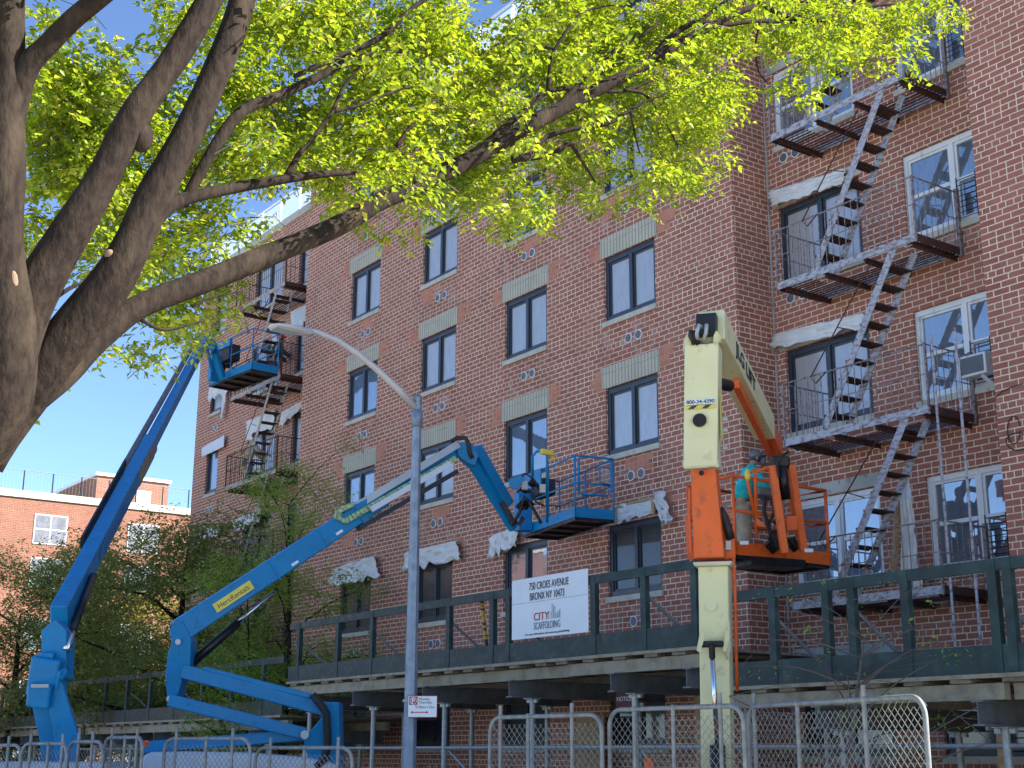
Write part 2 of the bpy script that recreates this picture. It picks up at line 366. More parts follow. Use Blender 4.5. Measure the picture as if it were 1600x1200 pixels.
wall.quad((LX, 16, 0), (BX, 16, 0), (BX, 16, TOP), (LX, 16, TOP))
wall.build('wall', m_brick, bld, fix=False)
MB().box(LX, BX-.01, RY+.2, 16, TOP-.3, TOP-.1).build('roof', m_concrete, bld)
MB().box(LX+.05, BX-.05, RY+.6, RY+.7, 0, TOP-.35).build('light_block_sheet', m_dark, bld)  # added dark sheet, blocks light from behind the windows
cp = MB(); H = .24
cp.box(MX0-.06, MX1+.06, -.06, .3, TOP, TOP+H); cp.box(MX1+.06, RXR-.06, RY-.06, RY+.3, TOP, TOP+H); cp.box(LX-.06, MX0-.06, RY-.06, RY+.3, TOP, TOP+H)
cp.box(RXR-.06, BX+.06, -.06, .3, TOP, TOP+H); cp.box(LX-.06, LX+.3, RY+.3, 16, TOP, TOP+H)
cp.build('coping', m_stone, bld, bevel=.01)

def window(x0, x1, zb, zt, Y, style='dark', pane=None, guard=None, sill=True):
    y = Y+.09; fm = m_darkframe if style == 'dark' else m_whiteframe
    pane = pane or (m_pane if style == 'dark' else m_pane_clear)
    f = MB(); t = .085 if style == 'dark' else .07
    f.box(x0+.002, x0+t, y-.04, y+.06, zb+.03, zt-.002); f.box(x1-t, x1-.002, y-.04, y+.06, zb+.03, zt-.002)
    f.box(x0+t, x1-t, y-.04, y+.06, zt-t-.02, zt-.002); f.box(x0+t, x1-t, y-.04, y+.06, zb+.03, zb+t+.05)
    c = (x0+x1)/2
    wide = x1-x0 > 1.2
    if wide: f.box(c-.045, c+.045, y-.045, y+.06, zb+t+.05, zt-t-.02)
    o = f.build('window', fm, bld)
    spans = [(x0+t, c-.045), (c+.045, x1-t)] if wide else [(x0+t, x1-t)]
    for (a, b) in spans:
        lo, hi = zb+t+.05, zt-t-.02; s = .04; g = MB()
        g.box(a, a+s, y-.012, y+.04, lo, hi); g.box(b-s, b, y-.012, y+.04, lo, hi); g.box(a+s, b-s, y-.012, y+.04, hi-s, hi); g.box(a+s, b-s, y-.012, y+.04, lo, lo+s)
        if style != 'dark': m = (lo+hi)/2; g.box(a+s, b-s, y-.03, y+.04, m-.03, m+.03)
        g.build('sash', fm, o)
        MB().box(a+s, b-s, y+.014, y+.026, lo+s, hi-s).build('pane', pane, o)
    if sill: MB().box(x0-.03, x1+.03, Y-.05, Y+.1, zb-.075, zb+.03).build('sill', m_stone, o, bevel=.006)
    if guard:
        g = MB(); a, b = guard
        for i in range(8): z = zb+.1+i*.09; g.tube([(a, y-.09, z), (b, y-.09, z)], .007, 5)
        for x in (a, (a+b)/2, b): g.tube([(x, y-.09, zb+.05), (x, y-.09, zb+.78)], .009, 5)
        g.build('guard', m_blacksteel, o)
    return o
def vent(x, z, Y):
    o = MB().tube([(x, Y-.022, z), (x, Y+.02, z)], .098, 20).build('vent', m_whiteframe, bld)
    MB().tube([(x, Y-.027, z), (x, Y-.02, z)], .08, 20).build('louvre', m_vent, o)
def vents(x0, z, Y): vent(x0, z, Y); vent(x0+.285, z, Y)
def patch(x0, x1, z0, z1, Y, seed, m, ragged=(1, 1), name='brick_patch'):
    e = .003+.0012*(seed % 5) if name == 'brick_patch' else .0022
    r = random.Random(seed); b = MB(); z = math.floor(z0/.0965)*.0965-.03+.0965
    while z < z1-.05:
        a = x0-(r.choice((0, .13, .26)) if ragged[0] else 0); c = x1+(r.choice((0, .13, .26)) if ragged[1] else 0)
        b.quad((a, Y-e, z), (c, Y-e, z), (c, Y-e, z+.0965), (a, Y-e, z+.0965)); z += .0965
    b.build(name, m, bld, fix=False)
s = 0
for k, x in COLS.items():
    for r in rows:
        zt = ZT(r); zb = zt-WH; s += 1
        pn = None
        if r == 3: pn = m_pane_dark if k in 'ABD' else m_pane_clear
        elif r == 4: pn = m_pane_dark
        elif k in 'AC' and r == 2: pn = m_pane_clear
        elif k == 'A' and r == 1: pn = m_pane_clear
        window(x, x+WW, zb, zt, 0, 'dark', pn)
        vents(x+.72, zb-.45, 0)
        if r < 3:
            MB().box(x-.09, x+WW+.07, -.014, .05, zt+.004, zt+.43).build('lintel', m_lintel, bld)
            MB().box(x-.09, x+WW+.07, -.022, -.012, zt+.30, zt+.315).build('lintel_trim', m_concrete, bld)
            patch(x-.32, x-.10, zt-.02, zt+.36, 0, s*3, m_brick_new, (1, 0)); patch(x+WW+.08, x+WW+.34, zt+.02, zt+.42, 0, s*3+1, m_brick_new, (0, 1))
            patch(x-.05, x+WW+.02, zb-1.0 if r > -2 else zb, zb-.12, 0, s*7, m_brick_wash, (1, 1), 'washed_brickwork')
            if s % 3: patch(x+.2+.3*(s % 4), x+.5+.3*(s % 4), zb-.5, zb-.15, 0, s*11, m_brick_new)
        else:
            patch(x-.05, x+WW+.02, zb-.9, zb-.12, 0, s*7, m_brick_wash, (1, 1), 'washed_brickwork')
            if r == 3: patch(x+WW+.05, x+WW+.3, zt-.1, zt+.4, 0, s*5, m_brick_new, (0, 1))
for r in rows:
    zt = ZT(r); zb = zt-RH
    a, b = RW[0]
    window(a, b, zb, zt, RY, 'dark' if r in (1, 2, 4) else 'white', m_pane_dark if r == 4 else (m_pane if r in (1, 2) else m_pane_clear))  # ground-floor frame and glass darkened to stand in for shade under the shed
    vents(a+.2, zb-.55+.32, RY); MB().box(a-.12, b+.08, RY-.02, RY+.02, zt+.01, zt+.22).build('lintel', m_concrete, bld)
    a, b = RW[1]; window(a, b, zb, zt, RY, 'dark' if r == 4 else 'white', m_pane_dark if r == 4 else m_pane_clear, guard=(-12.2, -11.5))
    patch(a+.1, b-.1, zb-.55, zb-.1, RY, 90+r, m_brick_wash, name='washed_brickwork')
    for i, (a, b) in enumerate(LWN):
        st = 'dark'; z0 = zb
        window(a, b, z0, zt, RY, st, m_pane_clear if (i, r) in ((1, 0), (0, 1)) else (m_pane if r < 2 else m_pane_dark), sill=True)
        if i == 0: vents(a+.35, zb-.5, RY)
if 1:
    for r in rows: window(-7.9, -6.4, ZT(r)-WH, ZT(r), 0, 'dark' if r == 4 else 'white', m_pane_dark if r == 4 else m_pane_clear)  # ground-floor window dark too, shed shade put into its colour
# dark corner seam and cable loops on the brickwork
cbl = MB()
def pyw(x, y, Y): return PY(x, y, Y)
for cx, cy, rx, ry in ((1590, 690, 18, 14), (1584, 672, 10, 22)):
    cbl.tube([pyw(cx+rx*math.cos(t*.5), cy+ry*math.sin(t*.5), -.03) for t in range(13)], .008, 5)
cbl.tube([pyw(x, y, -.03) for x, y in ((1555, 622), (1565, 612), (1580, 605), (1598, 600))], .008, 5)
tag(cbl.build('loose_cable', m_black), 'dark loose cable looped against the brick wall at the right edge', 'cable')
MB().box(MX1+.003, MX1+.03, RY-.03, RY-.003, 0, TOP).build('corner_seam', m_concrete, bld)

# roof railing
def railing(label, pts, n, name='roof_railing', skip=0):
    rt = thing(name, pts[0], label, 'railing')
    for (a, b, k) in pts[1]:
        a = V(a); b = V(b)
        for i in range(k+1):
            p = lerp(a, b, i/k); MB().beam(p, p+V((0, 0, .92)), .045, .045, (1, 0, 0)).build('post', m_whiteframe, rt)
            if i < k:
                q = lerp(a, b, (i+1)/k); d = (q-p).normalized()*.06
                MB().beam(p+d+V((0, 0, .46)), q-d+V((0, 0, .46)), .012, .74).build('panel', m_frost, rt)
        MB().beam(a+V((0, 0, .94)), b+V((0, 0, .94)), .05, .04).build('top_rail', m_whiteframe, rt)
ZR = TOP+H-.02
railing('pale railing with frosted panels on the roof edge', ((LX, RY, ZR), [((LX+.1, RY+.12, ZR), (MX0-.1, RY+.12, ZR), 7), ((MX0, .12, ZR), (MX1, .12, ZR), 12), ((MX1, RY+.12, ZR), (RXR, RY+.12, ZR), 4)]), 0)

# ------------------------------------------------------------------ fire escapes
def fire_escape(label, x0, x1, zs, sx, mats, lowest=True):
    mf, mr = mats; fe = thing('fire_escape', ((x0+x1)/2, RY, zs[-1]), label, 'fire escape', 'fire escapes in the wall recesses')
    YF = -.2; hx0, hx1 = x0+.55, x1-.9
    for li, z in enumerate(zs):
        pl = MB(); pl.box(x0, x1, YF-.012, YF, z-.035, z+.085).box(x0, x1, RY-.1, RY-.09, z-.035, z+.085)
        o = pl.build('platform', mf, fe)
        MB().box(x0-.012, x0, YF, RY-.02, z-.035, z+.085).build('end_beam', m_rust, o); MB().box(x1, x1+.012, YF, RY-.02, z-.035, z+.085).build('end_beam', m_rust, o)
        gr = MB(); n = 12; 
        for i in range(n):
            y = YF+.05+i*(RY-YF-.15)/(n-1)
            if YF+.02 < y < YF+.5: gr.box(x0, sx-1.75, y-.011, y+.011, z+.0, z+.014).box(sx+.15, x1, y-.011, y+.011, z+.0, z+.014)
            else: gr.box(x0, x1, y-.011, y+.011, z+.0, z+.014)
        gr.build('grating', m_rust, o)
        for bx in (x0+.15, x0+1.0, x1-1.0, x1-.1):
            b = MB(); b.box(bx-.03, bx+.03, YF+.01, RY-.0, z-.035, z-.004); b.box(bx-.006, bx+.006, YF+.03, RY, z-.1, z-.035); b.build('bracket', m_rust, o)
        rl = MB(); hz = z+.1
        for (h, r) in ((.9, .014), (.45, .008)):
            rl.tube([(x0, RY, hz+h), (x0, YF, hz+h), (x1, YF, hz+h), (x1, RY, hz+h)], r, 6)
        for i in range(int((x1-x0)/.135)+1):
            x = x0+i*.135; rl.tube([(x, YF, z), (x, YF, hz+.9)], .0075, 5)
        for i in range(1, 8):
            for x in (x0, x1): rl.tube([(x, YF+i*.135, z), (x, YF+i*.135, hz+.9)], .0075, 5)
        for x in (x0, x1): rl.beam((x, YF, z-.05), (x, YF, hz+.92), .03, .03, (1, 0, 0))
        rl.box(x1-.02, x1+.04, RY-.08, RY-.02, z-.05, hz+.95)
        rl.build('railing', m_rail if mats[0] is m_peel else m_rust, fe)
    for li in range(len(zs)-1+(0)):
        zt = zs[li]; zb = zs[li+1]+.02
        st = thing_part('stair', (sx, YF, zb), fe)
        run = 1.62; tp = V((sx, 0, zt)); bt = V((sx-run, 0, zb+.05))
        for y in (YF+.02, YF+.5):
            a = V((sx, y, zt)); b = V((sx-run, y, zb)); MB().beam(a, b, .012, .13).build('stringer', mf, st)
        n = 10
        for i in range(1, n):
            t = i/n; c = lerp(bt, tp, t); m = MB()
            for q in range(3): m.box(c.x-.10+q*.075, c.x-.05+q*.075, YF+.03, YF+.49, c.z-.02, c.z+.0)
            m.box(c.x-.105, c.x-.1, YF+.03, YF+.49, c.z-.035, c.z+.01).build('tread', m_rust, st)
        off = V((0, 0, .78)); a = V((sx, YF-.04, zt-.12)); h = MB(); p0 = a+V((-.42, 0, -.05)); p1 = V((sx-run-.12, YF-.04, zb+.95))
        h.tube([p0, p1, p1+V((.1, 0, -.12)), p1+V((.3, .02, .02))], .011, 6)
        mid = lerp(p0, p1, .55); h.tube([mid, mid+V((.3, .04, -.12))], .009, 5); h.build('handrail', m_rust, st)
    return fe
def thing_part(name, loc, parent):
    o = bpy.data.objects.new(name, None); col.objects.link(o); o.parent = parent; o.location = V(loc)-parent.location; o.empty_display_size = .1
    o['_w'] = 1; return o
_old_parent_inv = parent_inv
def parent_inv(p):
    loc = V((0, 0, 0)); q = p
    while q is not None:
        if q.type == 'EMPTY': loc += q.location
        q = q.parent
    return Matrix.Translation(-loc) if p.type == 'EMPTY' else Matrix.Identity(4)
feR = fire_escape('fire escape with pale peeling paint in the right recess beside the orange lift basket', -15.0, -12.19, [14.37, 11.72, 9.06, 6.42, 3.83], -12.62, (m_peel, m_rust))
dl = MB()
for px in (1464, 1502):
    a = PY(px, 640, -.28); a.z = 7.5; b = V((a.x, a.y, 2.95)); dl.tube([a, b], .02, 7)
for i in range(1, 3): pass
dl.build('drop_ladder_rail', m_peel, feR)
feL = fire_escape('far fire escape with rusty brown platforms in the left recess beside the blue basket', -36.9, -33.58, [14.38, 11.68, 9.0, 6.4, 3.83], -34.15, (m_peel2, m_rust))

# ------------------------------------------------------------------ window covers
def cover(name, label, px, Y, frame=True, cat='plastic sheet', off=.12, drape=.03, seed=1, group='plastic sheets over the windows', board=False, legs=(.12, .85), m=None):
    # px: corner pixels TL TR BR BL on the wall plane
    tl, tr, br, bl = [PY(x, y, Y-off) for x, y in px]
    nx, nz = 22, 12; b = MB(); rr = random.Random(seed); ph = rr.random()*9
    for j in range(nz+1):
        v = j/nz
        for i in range(nx+1):
            u = i/nx; p = lerp(lerp(tl, tr, u), lerp(bl, br, u), v)
            if not board:
                n = mnoise.noise(V((u*5+ph, v*4, ph))); n2 = mnoise.noise(V((u*14+ph, v*9, ph+3)))
                p = p+V((0, 0, 1))*(drape*2.2*mnoise.noise(V((u*9, ph, 5)))*v)+V((0, -1, 0))*(abs(n)*drape*1.6+n2*drape*.5)+V((1, 0, 0))*(drape*1.5*mnoise.noise(V((v*6, ph, 1)))*(1 if u in (0, 1) else .3))
            b.v.append(tuple(p))
    for j in range(nz):
        for i in range(nx): k = j*(nx+1)+i; b.f.append((k, k+1, k+nx+2, k+nx+1))
    root = thing(name, (tl+br)/2, label, cat, group)
    o = b.build('sheet', m or (m_white if board else m_sheet), root, smooth=not board)
    sm = o.modifiers.new('t', 'SOLIDIFY'); sm.thickness = .02 if board else .004
    if frame:
        y = Y-.05; MB().beam(V((tl.x+.05, y, tl.z-.03)), V((tr.x-.05, y, tr.z-.03)), .06, .05).build('batten', m_wood, root)
        for t in legs:
            p = lerp(tl, tr, t); q = lerp(bl, br, t); MB().beam(V((p.x, y-.045, p.z-.05)), V((p.x, y-.045, q.z-.02)), .035, .075, (1, 0, 0)).build('batten', m_wood, root)
    return root
GC = 'plastic sheets over the windows'
cover('plastic_sheet', 'crumpled white sheet on wood battens above the lowest window, left of the lamp post', [(520, 890), (586, 868), (594, 902), (514, 918)], 0, seed=2, drape=.06)
cover('plastic_sheet', 'white plastic sheet hanging above the window just right of the lamp post', [(636, 862), (715, 845), (721, 872), (630, 893)], 0, seed=3, drape=.06, legs=(.68,))
cover('plastic_sheet', 'plastic scrap on a wood batten below the articulated blue lift basket', [(768, 838), (812, 820), (808, 850), (764, 874)], 0, seed=4, drape=.06, legs=(.5,))
cover('plastic_sheet', 'clear plastic on a wooden frame above the open window by the cream boom', [(962, 790), (1028, 774), (1024, 802), (960, 820)], 0, seed=5, drape=.03, legs=(.02, .93), off=.05)
cover('plastic_sheet', 'torn end of clear plastic dangling right of the wooden frame by the cream boom', [(1022, 770), (1038, 766), (1050, 812), (1036, 822)], 0, False, seed=6, drape=.07)
cover('plastic_sheet', 'torn plastic draped above the small window under the far blue basket', [(329, 600), (356, 590), (356, 612), (324, 628)], RY, False, seed=7, drape=.07)
cover('plastic_sheet', 'long torn plastic tail hanging beside the small window below the far blue basket', [(349, 594), (357, 592), (350, 652), (346, 655)], RY, False, seed=17, drape=.05)
cover('cover_board', 'flat white board above the second small window near the far building corner', [(316, 700), (351, 680), (350, 698), (316, 714)], RY, False, cat='cover board', board=True)
cover('plastic_sheet', 'crumpled sheet above the lowest small window near the far corner', [(312, 832), (345, 815), (344, 835), (310, 850)], RY, False, seed=9, drape=.05)
cover('cover_board', 'pale board above the window strip behind the lamp head', [(455, 488), (481, 475), (481, 500), (456, 512)], RY, False, cat='cover board', board=True)
cover('plastic_sheet', 'grey plastic with wood above the narrow window right of the far fire escape', [(440, 645), (474, 625), (472, 638), (436, 668)], RY, True, seed=11, drape=.05)
cover('plastic_sheet', 'pale sheet blowing from the window behind the far fire escape stair', [(428, 520), (438, 512), (436, 575), (424, 580)], RY, False, seed=12, drape=.07)
cover('plastic_sheet', 'bluish crumpled sheet above a low window behind the young tree', [(368, 812), (410, 795), (408, 812), (366, 832)], RY, True, seed=13, drape=.06)
cover('plastic_sheet', 'plastic and planks over the third storey window behind the far fire escape', [(385, 660), (430, 640), (428, 668), (386, 690)], RY, True, seed=18, drape=.06)
cover('plastic_sheet', 'long cream sheet draped over the dark window under the upper right landing', [(1200, 300), (1322, 263), (1318, 287), (1206, 323)], RY, seed=14, drape=.05, legs=(.1, .9))
cover('plastic_sheet', 'long cream sheet draped over the dark window under the middle right landing', [(1208, 524), (1352, 488), (1350, 512), (1204, 548)], RY, seed=15, drape=.05, legs=(.14, .92))
ws = cover('plastic_sheet', 'white plastic wrapped on a tall timber leaning by the lowest right windows', [(1408, 742), (1420, 736), (1440, 925), (1408, 925)], RY, False, seed=16, drape=.05, off=.3)
a = PY(1402, 775, .55); b = PY(1397, 915, .55); MB().beam(a, b, .11, .05).build('timber', m_wood, ws)
st = MB().beam(PY(373, 478, -.3), PY(388, 520, -.3), .09, .05); tag(st.build('timber_prop', m_wood), 'short light timber leaning at the far fire escape above the far basket', 'timber')
# air conditioner
ac = thing('air_conditioner', (-12.1, RY, 7.04), 'grey box air conditioner sticking out of a white window on the right', 'air conditioner')
MB().box(-12.28, -11.80, RY-.22, RY-.02, 7.05, 7.38).build('casing', m_whiteframe, ac, bevel=.015)
MB().box(-12.24, -11.84, RY-.23, RY-.215, 7.09, 7.34).build('grille', paint('ac_grille', (.13, .15, .17), .6, dirt=(.5, .5, .5), dscale=18., dlo=.68, dhi=.7), ac)
MB().beam((-11.9, RY-.2, 7.03), (-11.75, RY, 6.8), .03, .05).build('bracket', m_whiteframe, ac)

# ------------------------------------------------------------------ sidewalk sheds
YS = -3.66
def shed(label, x0, x1, zb, zt, posts, studs, seams=()):
    sh = thing('sidewalk_shed', ((x0+x1)/2, YS, 0), label, 'scaffold', 'sidewalk sheds along the facade')
    MB().box(x0, x1, YS-.02, YS+.02, zb, zb+.29).build('kick_board', m_green, sh)
    MB().box(x0, x1, YS-.024, YS+.024, zt-.13, zt).build('top_rail', m_green, sh)
    for x in studs: MB().box(x-.055, x+.055, YS-.03, YS+.05, zb+.005, zt-.004).build('stud', m_green, sh)
    for x in studs[::2]: MB().beam((x+.3, YS+.8, zb+.05), (x+.02, YS+.05, zt-.4), .025, .04).build('brace', m_ibeam, sh)
    dk = MB(); n = int((x1-x0)/.6)
    dk.box(x0, x1, YS-.05, YS+.2, zb-.05, zb-.004)
    for i in range(14): y = YS+.21+i*.245; dk.box(x0, x1, y, y+.235, zb-.05, zb-.01)
    dk.build('deck', m_woodgrey, sh)
    MB().box(x0, x1, YS-.055, YS-.05, zb-.05, zb-.006).build('deck_edge', m_beamtan, sh)
    js = MB()
    for i in range(int((x1-x0)/.62)): x = x0+.3+i*.62+R_.uniform(-.08, .08); js.box(x-.12, x+.14, YS-.03, -.3, zb-.095, zb-.052)
    js.build('joists', m_woodgrey, sh)
    hb = MB(); x = x0; i = 0
    while x < x1-.1:
        e = min(x+4.5, x1); hb.box(x, e-.03, YS+.02+.12*(i % 2), YS+.12+.12*(i % 2), zb-.27, zb-.1); x = e; i += 1
    hb.box(x0, x1, -1.3, -1.2, zb-.27, zb-.1)
    hb.build('stringer_beam', m_beamtan, sh)
    for px in posts:
        b = MB(); z1 = zb-.275
        for (za, zc) in ((z1-.02, z1), (z1-.26, z1-.24)): b.box(px-.075, px+.075, YS-.1, -.6, za, zc)
        b.box(px-.006, px+.006, YS-.1, -.6, z1-.24, z1-.02); b.build('cross_beam', m_ibeam, sh)
        for y in (YS+.35, -1.15):
            p = MB().tube([(px, y, 0), (px, y, z1-.27)], .045, 12).box(px-.1, px+.1, y-.1, y+.1, z1-.275, z1-.262).box(px-.12, px+.12, y-.12, y+.12, 0.14, .15)
            p.box(px-.13, px-.05, y-.02, y+.03, z1-.33, z1-.28).box(px+.05, px+.13, y-.02, y+.03, z1-.33, z1-.28).build('post', m_galv, sh)
    lg = MB(); zz = 1.72
    for y in (YS+.35, -1.15): lg.tube([(x0, y, zz), (x1, y, zz)], .024, 8).tube([(x0, y, .5), (x1, y, .5)], .024, 8)
    for i, px in enumerate(posts[:-1]): lg.tube([(px, YS+.39, zz), (posts[i+1], YS+.39, .3)], .02, 6) if i % 2 == 0 else None
    for px in posts: lg.tube([(px, YS+.35, zz-.4), (px, -1.15, zz-.4)], .02, 6)
    lg.build('ledger', m_galv, sh); return sh
sx_main = [PY(px, 950, YS).x for px in (470, 530, 583, 640, 702, 770)]+[-17.75, -15.62, PY(1006, 900, YS).x, -13.5]
shM = shed('raised middle section of dark green scaffold shed carrying the white address board', -25.3, -13.42, 2.99, 4.13, [-25.0, -22.5, -20.1, -17.6, -15.15, -13.6], sx_main)
shR = shed('lower right section of dark green scaffold shed right of the cream boom', -13.38, 1.5, 2.45, 3.63, [-11.4, -9.17, -6.9, -4.6, -2.3, 0], [PY(px, 960, YS).x for px in (1208, 1292, 1332, 1417, 1556)]+[PY(1580, 960, YS).x]+[-6.7, -5.4, -4.1, -2.8, -1.5, -.2, 1.1])
shL = shed('lower far left section of dark green scaffold shed behind the far lift', -60, -25.5, 2.36, 3.5, [-58+2.6*i for i in range(13)], [-59+i*1.55 for i in range(22)])
# junk on the deck
tag(MB().beam(PY(752, 932, -3.4), PY(760, 1010, -3.4), .05, .05, (1, 0, 0)).build('hazard_pole', two_tone('hazard_paint', (.55, .33, .04), (.04, .035, .03), 5, .5, .52, .6, (.1, .1, 3))), 'yellow and black striped pole standing on the shed deck left of the address board', 'pole')
pnl = MB().box(-20.3, -19.5, -.35, -.32, 0, 2.3); tag(pnl.build('plywood_panel', m_wood), 'brown plywood panel leaning under the shed right of the lamp post', 'plywood panel')
tag(MB().box(-15.9, -15.75, -1.5, -1.35, 0, 2.6).build('timber_post', m_wood), 'pale timber post under the shed left of the cream boom', 'timber post')
tag(MB().box(-9.95, -9.85, -2.4, -2.3, 0, 2.1).build('timber_post', m_wood), 'orange timber post under the shed behind the rightmost fence panel', 'timber post')
nb = PY(976, 1092, -2.6); nsn = thing('notice_board', nb, 'small dark red NOTICE board under the shed behind the middle fence panel', 'sign')
MB().box(nb.x-.2, nb.x+.2, -2.61, -2.59, nb.z-.16, nb.z+.16).build('board', paint('dark_red_board', (.10, .02, .02), .6), nsn)
text('NOTICE', .09, V((nb.x-.17, -2.615, nb.z-.03)), V((1, 0, 0)), V((0, 0, 1)), m_signwhite, nsn, .34)
for i_, xx in enumerate((-24.6, -21.4)): pass
# sign board
YB = YS-.045; sg = thing('address_sign', (-16.65, YB, 3.32), 'white board reading 750 Croes Avenue Bronx NY 10473 fixed to the green shed rail', 'sign')
SX0, SX1, SZ0, SZ1 = -17.6, -15.70, 3.32, 4.235
MB().box(SX0, SX1, YB-.006, YB+.006, SZ0, SZ1).build('board', m_signwhite, sg, bevel=.004)
ax, az = V((1, 0, 0)), V((0, 0, 1)); so_ = lambda u, v: V((SX0+u*(SX1-SX0), YB-.012, SZ1-v*(SZ1-SZ0)))
text('750 CROES AVENUE', .162, so_(.24, .208), ax, az, m_ink, sg, .99)
text('BRONX NY 10473', .162, so_(.25, .380), ax, az, m_ink, sg, .86)
text('CITY', .165, so_(.305, .72), ax, az, m_red, sg, .38, .001)
text('SCAFFOLDING', .155, so_(.305, .87), ax, az, m_inkgrey, sg, .66)
text('For more information visit www.nyc.gov/buildings', .045, so_(.19, .955), ax, az, m_ink, sg, 1.1)
MB().box(SX0+.01, SX1-.01, YB-.009, YB-.005, SZ1-.413*(SZ1-SZ0), SZ1-.407*(SZ1-SZ0)).build('divider_line', m_inkgrey, sg)
lg = MB()
for u0, u1, h in ((.50, .53, .09), (.545, .56, .21), (.57, .585, .17), (.595, .61, .06), (.615, .63, .09), (.64, .65, .12)):
    z0 = .72; a = so_(u0, z0); lg.box(a.x, a.x+.006, YB-.01, YB-.006, a.z, a.z+h); b = so_(u1, z0); lg.box(b.x, b.x+.006, YB-.01, YB-.006, b.z, b.z+h); lg.box(a.x, b.x, YB-.01, YB-.006, a.z+h, a.z+h+.005)
lg.build('skyline_logo', m_inkgrey, sg)

# ------------------------------------------------------------------ street lamp
PB = P(652, 640, 18.); LXp, LYp = PB.x, PB.y
lp = thing('street_lamp', (LXp, LYp, 0), 'tall galvanised street lamp with curved arm in front of the building', 'street lamp')
MB().tube([(LXp, LYp, .1), (LXp, LYp, 2), (LXp, LYp, 6.08)], [.092, .083, .058], 8).build('pole', m_pole, lp)
MB().blob((LXp, LYp, 6.1), (.066, .066, .07)).tube([(LXp, LYp, 5.72), (LXp, LYp, 5.95)], .072, 12).tube([(LXp, LYp, .1), (LXp, LYp, .7)], [.19, .12], 8).build('cap', m_pole, lp, smooth=True)
apts = [PX(x, y, LXp) for x, y in ((650, 638), (622, 608), (590, 578), (558, 552), (526, 531), (495, 519), (470, 514))]
MB().tube(apts, [.05, .046, .043, .04, .037, .034, .032], 10).build('arm', m_lamp, lp, smooth=True)
ha, hb_ = PX(488, 523, LXp), PX(422, 509, LXp); hd = (hb_-ha).normalized(); hs = V((1, 0, 0)); hu = hs.cross(hd).normalized()
if hu.z < 0: hu = -hu
L = (hb_-ha).length; hm = MB(); prof = [(0, .05, .05), (.12, .075, .06), (.35, .12, .07), (.6, .16, .06), (.85, .14, .045), (1, .07, .02)]
n0 = 0
for i, (t, ww, hh) in enumerate(prof):
    c = ha+hd*(t*L)
    for j in range(12):
        g = 2*math.pi*j/12; hm.v.append(tuple(c+hs*(ww*math.cos(g))+hu*(hh*(math.sin(g) if math.sin(g) > 0 else .5*math.sin(g)))))
    if i:
        for j in range(12): hm.f.append(((i-1)*12+j, (i-1)*12+(j+1) % 12, i*12+(j+1) % 12, i*12+j))
hm.f += [tuple(range(12)), tuple(range(60, 72))]
hm.build('lamp_head', m_lamp, lp, smooth=True)
c = ha+hd*(.3*L)+hu*.07; MB().tube([c, c+hu*.07], .04, 10).build('photocell', m_lamp, lp)
c0 = ha+hd*(.4*L)-hu*.035; c1 = ha+hd*(.92*L)-hu*.025; MB().beam(c0, c1, .2, .01, hu).build('lens', m_alu, lp)
# parking sign
sgc = P(660, 1104, 16.8); fx = RX.copy(); fx.z = 0; fx.normalize(); fx = (fx+V((.15, -.1, 0))).normalized(); fn = V((0, 0, 1)).cross(fx)*-1
if (CAM-sgc).dot(fn) < 0: fn = -fn
pk = thing('parking_sign', sgc, 'small white and red no parking sign on the lamp post', 'sign')
def onsign(u, v, e=0): return sgc+fx*u+V((0, 0, v))+fn*e
def plate(u0, u1, v0, v1, e0, e1, m, nm, par): MB().frame(sgc, fx, V((0, 0, 1)), fn, u0, u1, v0, v1, e0, e1).build(nm, m, par)
plate(-.185, .185, -.13, .13, -.004, .0, m_red, 'plate', pk); plate(-.178, .178, -.123, .123, .0005, .002, m_signwhite, 'face', pk)
plate(-.168, -.062, .02, .118, .0025, .0035, m_red, 'symbol', pk)
text('P', .085, onsign(-.137, .038, .005), fx, V((0, 0, 1)), m_signwhite, pk, bold=.002)
rg = MB(); rc = onsign(-.115, .069, .0045); rg.tube([rc+(fx*math.cos(t/16*6.2832)+V((0, 0, 1))*math.sin(t/16*6.2832))*.04 for t in range(17)], .004, 4); rg.build('symbol_ring', m_signwhite, pk)
text('Monday', .045, onsign(-.05, .075, .003), fx, V((0, 0, 1)), m_ink, pk); text('Thursday', .045, onsign(-.05, .035, .003), fx, V((0, 0, 1)), m_ink, pk); text('9:30am-11am', .045, onsign(-.09, -.02, .003), fx, V((0, 0, 1)), m_ink, pk, .24)
ar = MB().frame(sgc, fx, V((0, 0, 1)), fn, -.12, .05, -.074, -.062, .003, .004)
for sgn, u in ((-1, -.12), (1, .05)): ar.prism([onsign(u, -.05, .003), onsign(u+sgn*.03, -.068, .003), onsign(u, -.086, .003)], fn*.002)
ar.build('arrow', m_red, pk)
MB().tube([(LXp, LYp, sgc.z+.06), (LXp, LYp, sgc.z+.09)], .1, 12).build('strap', m_galv, pk)

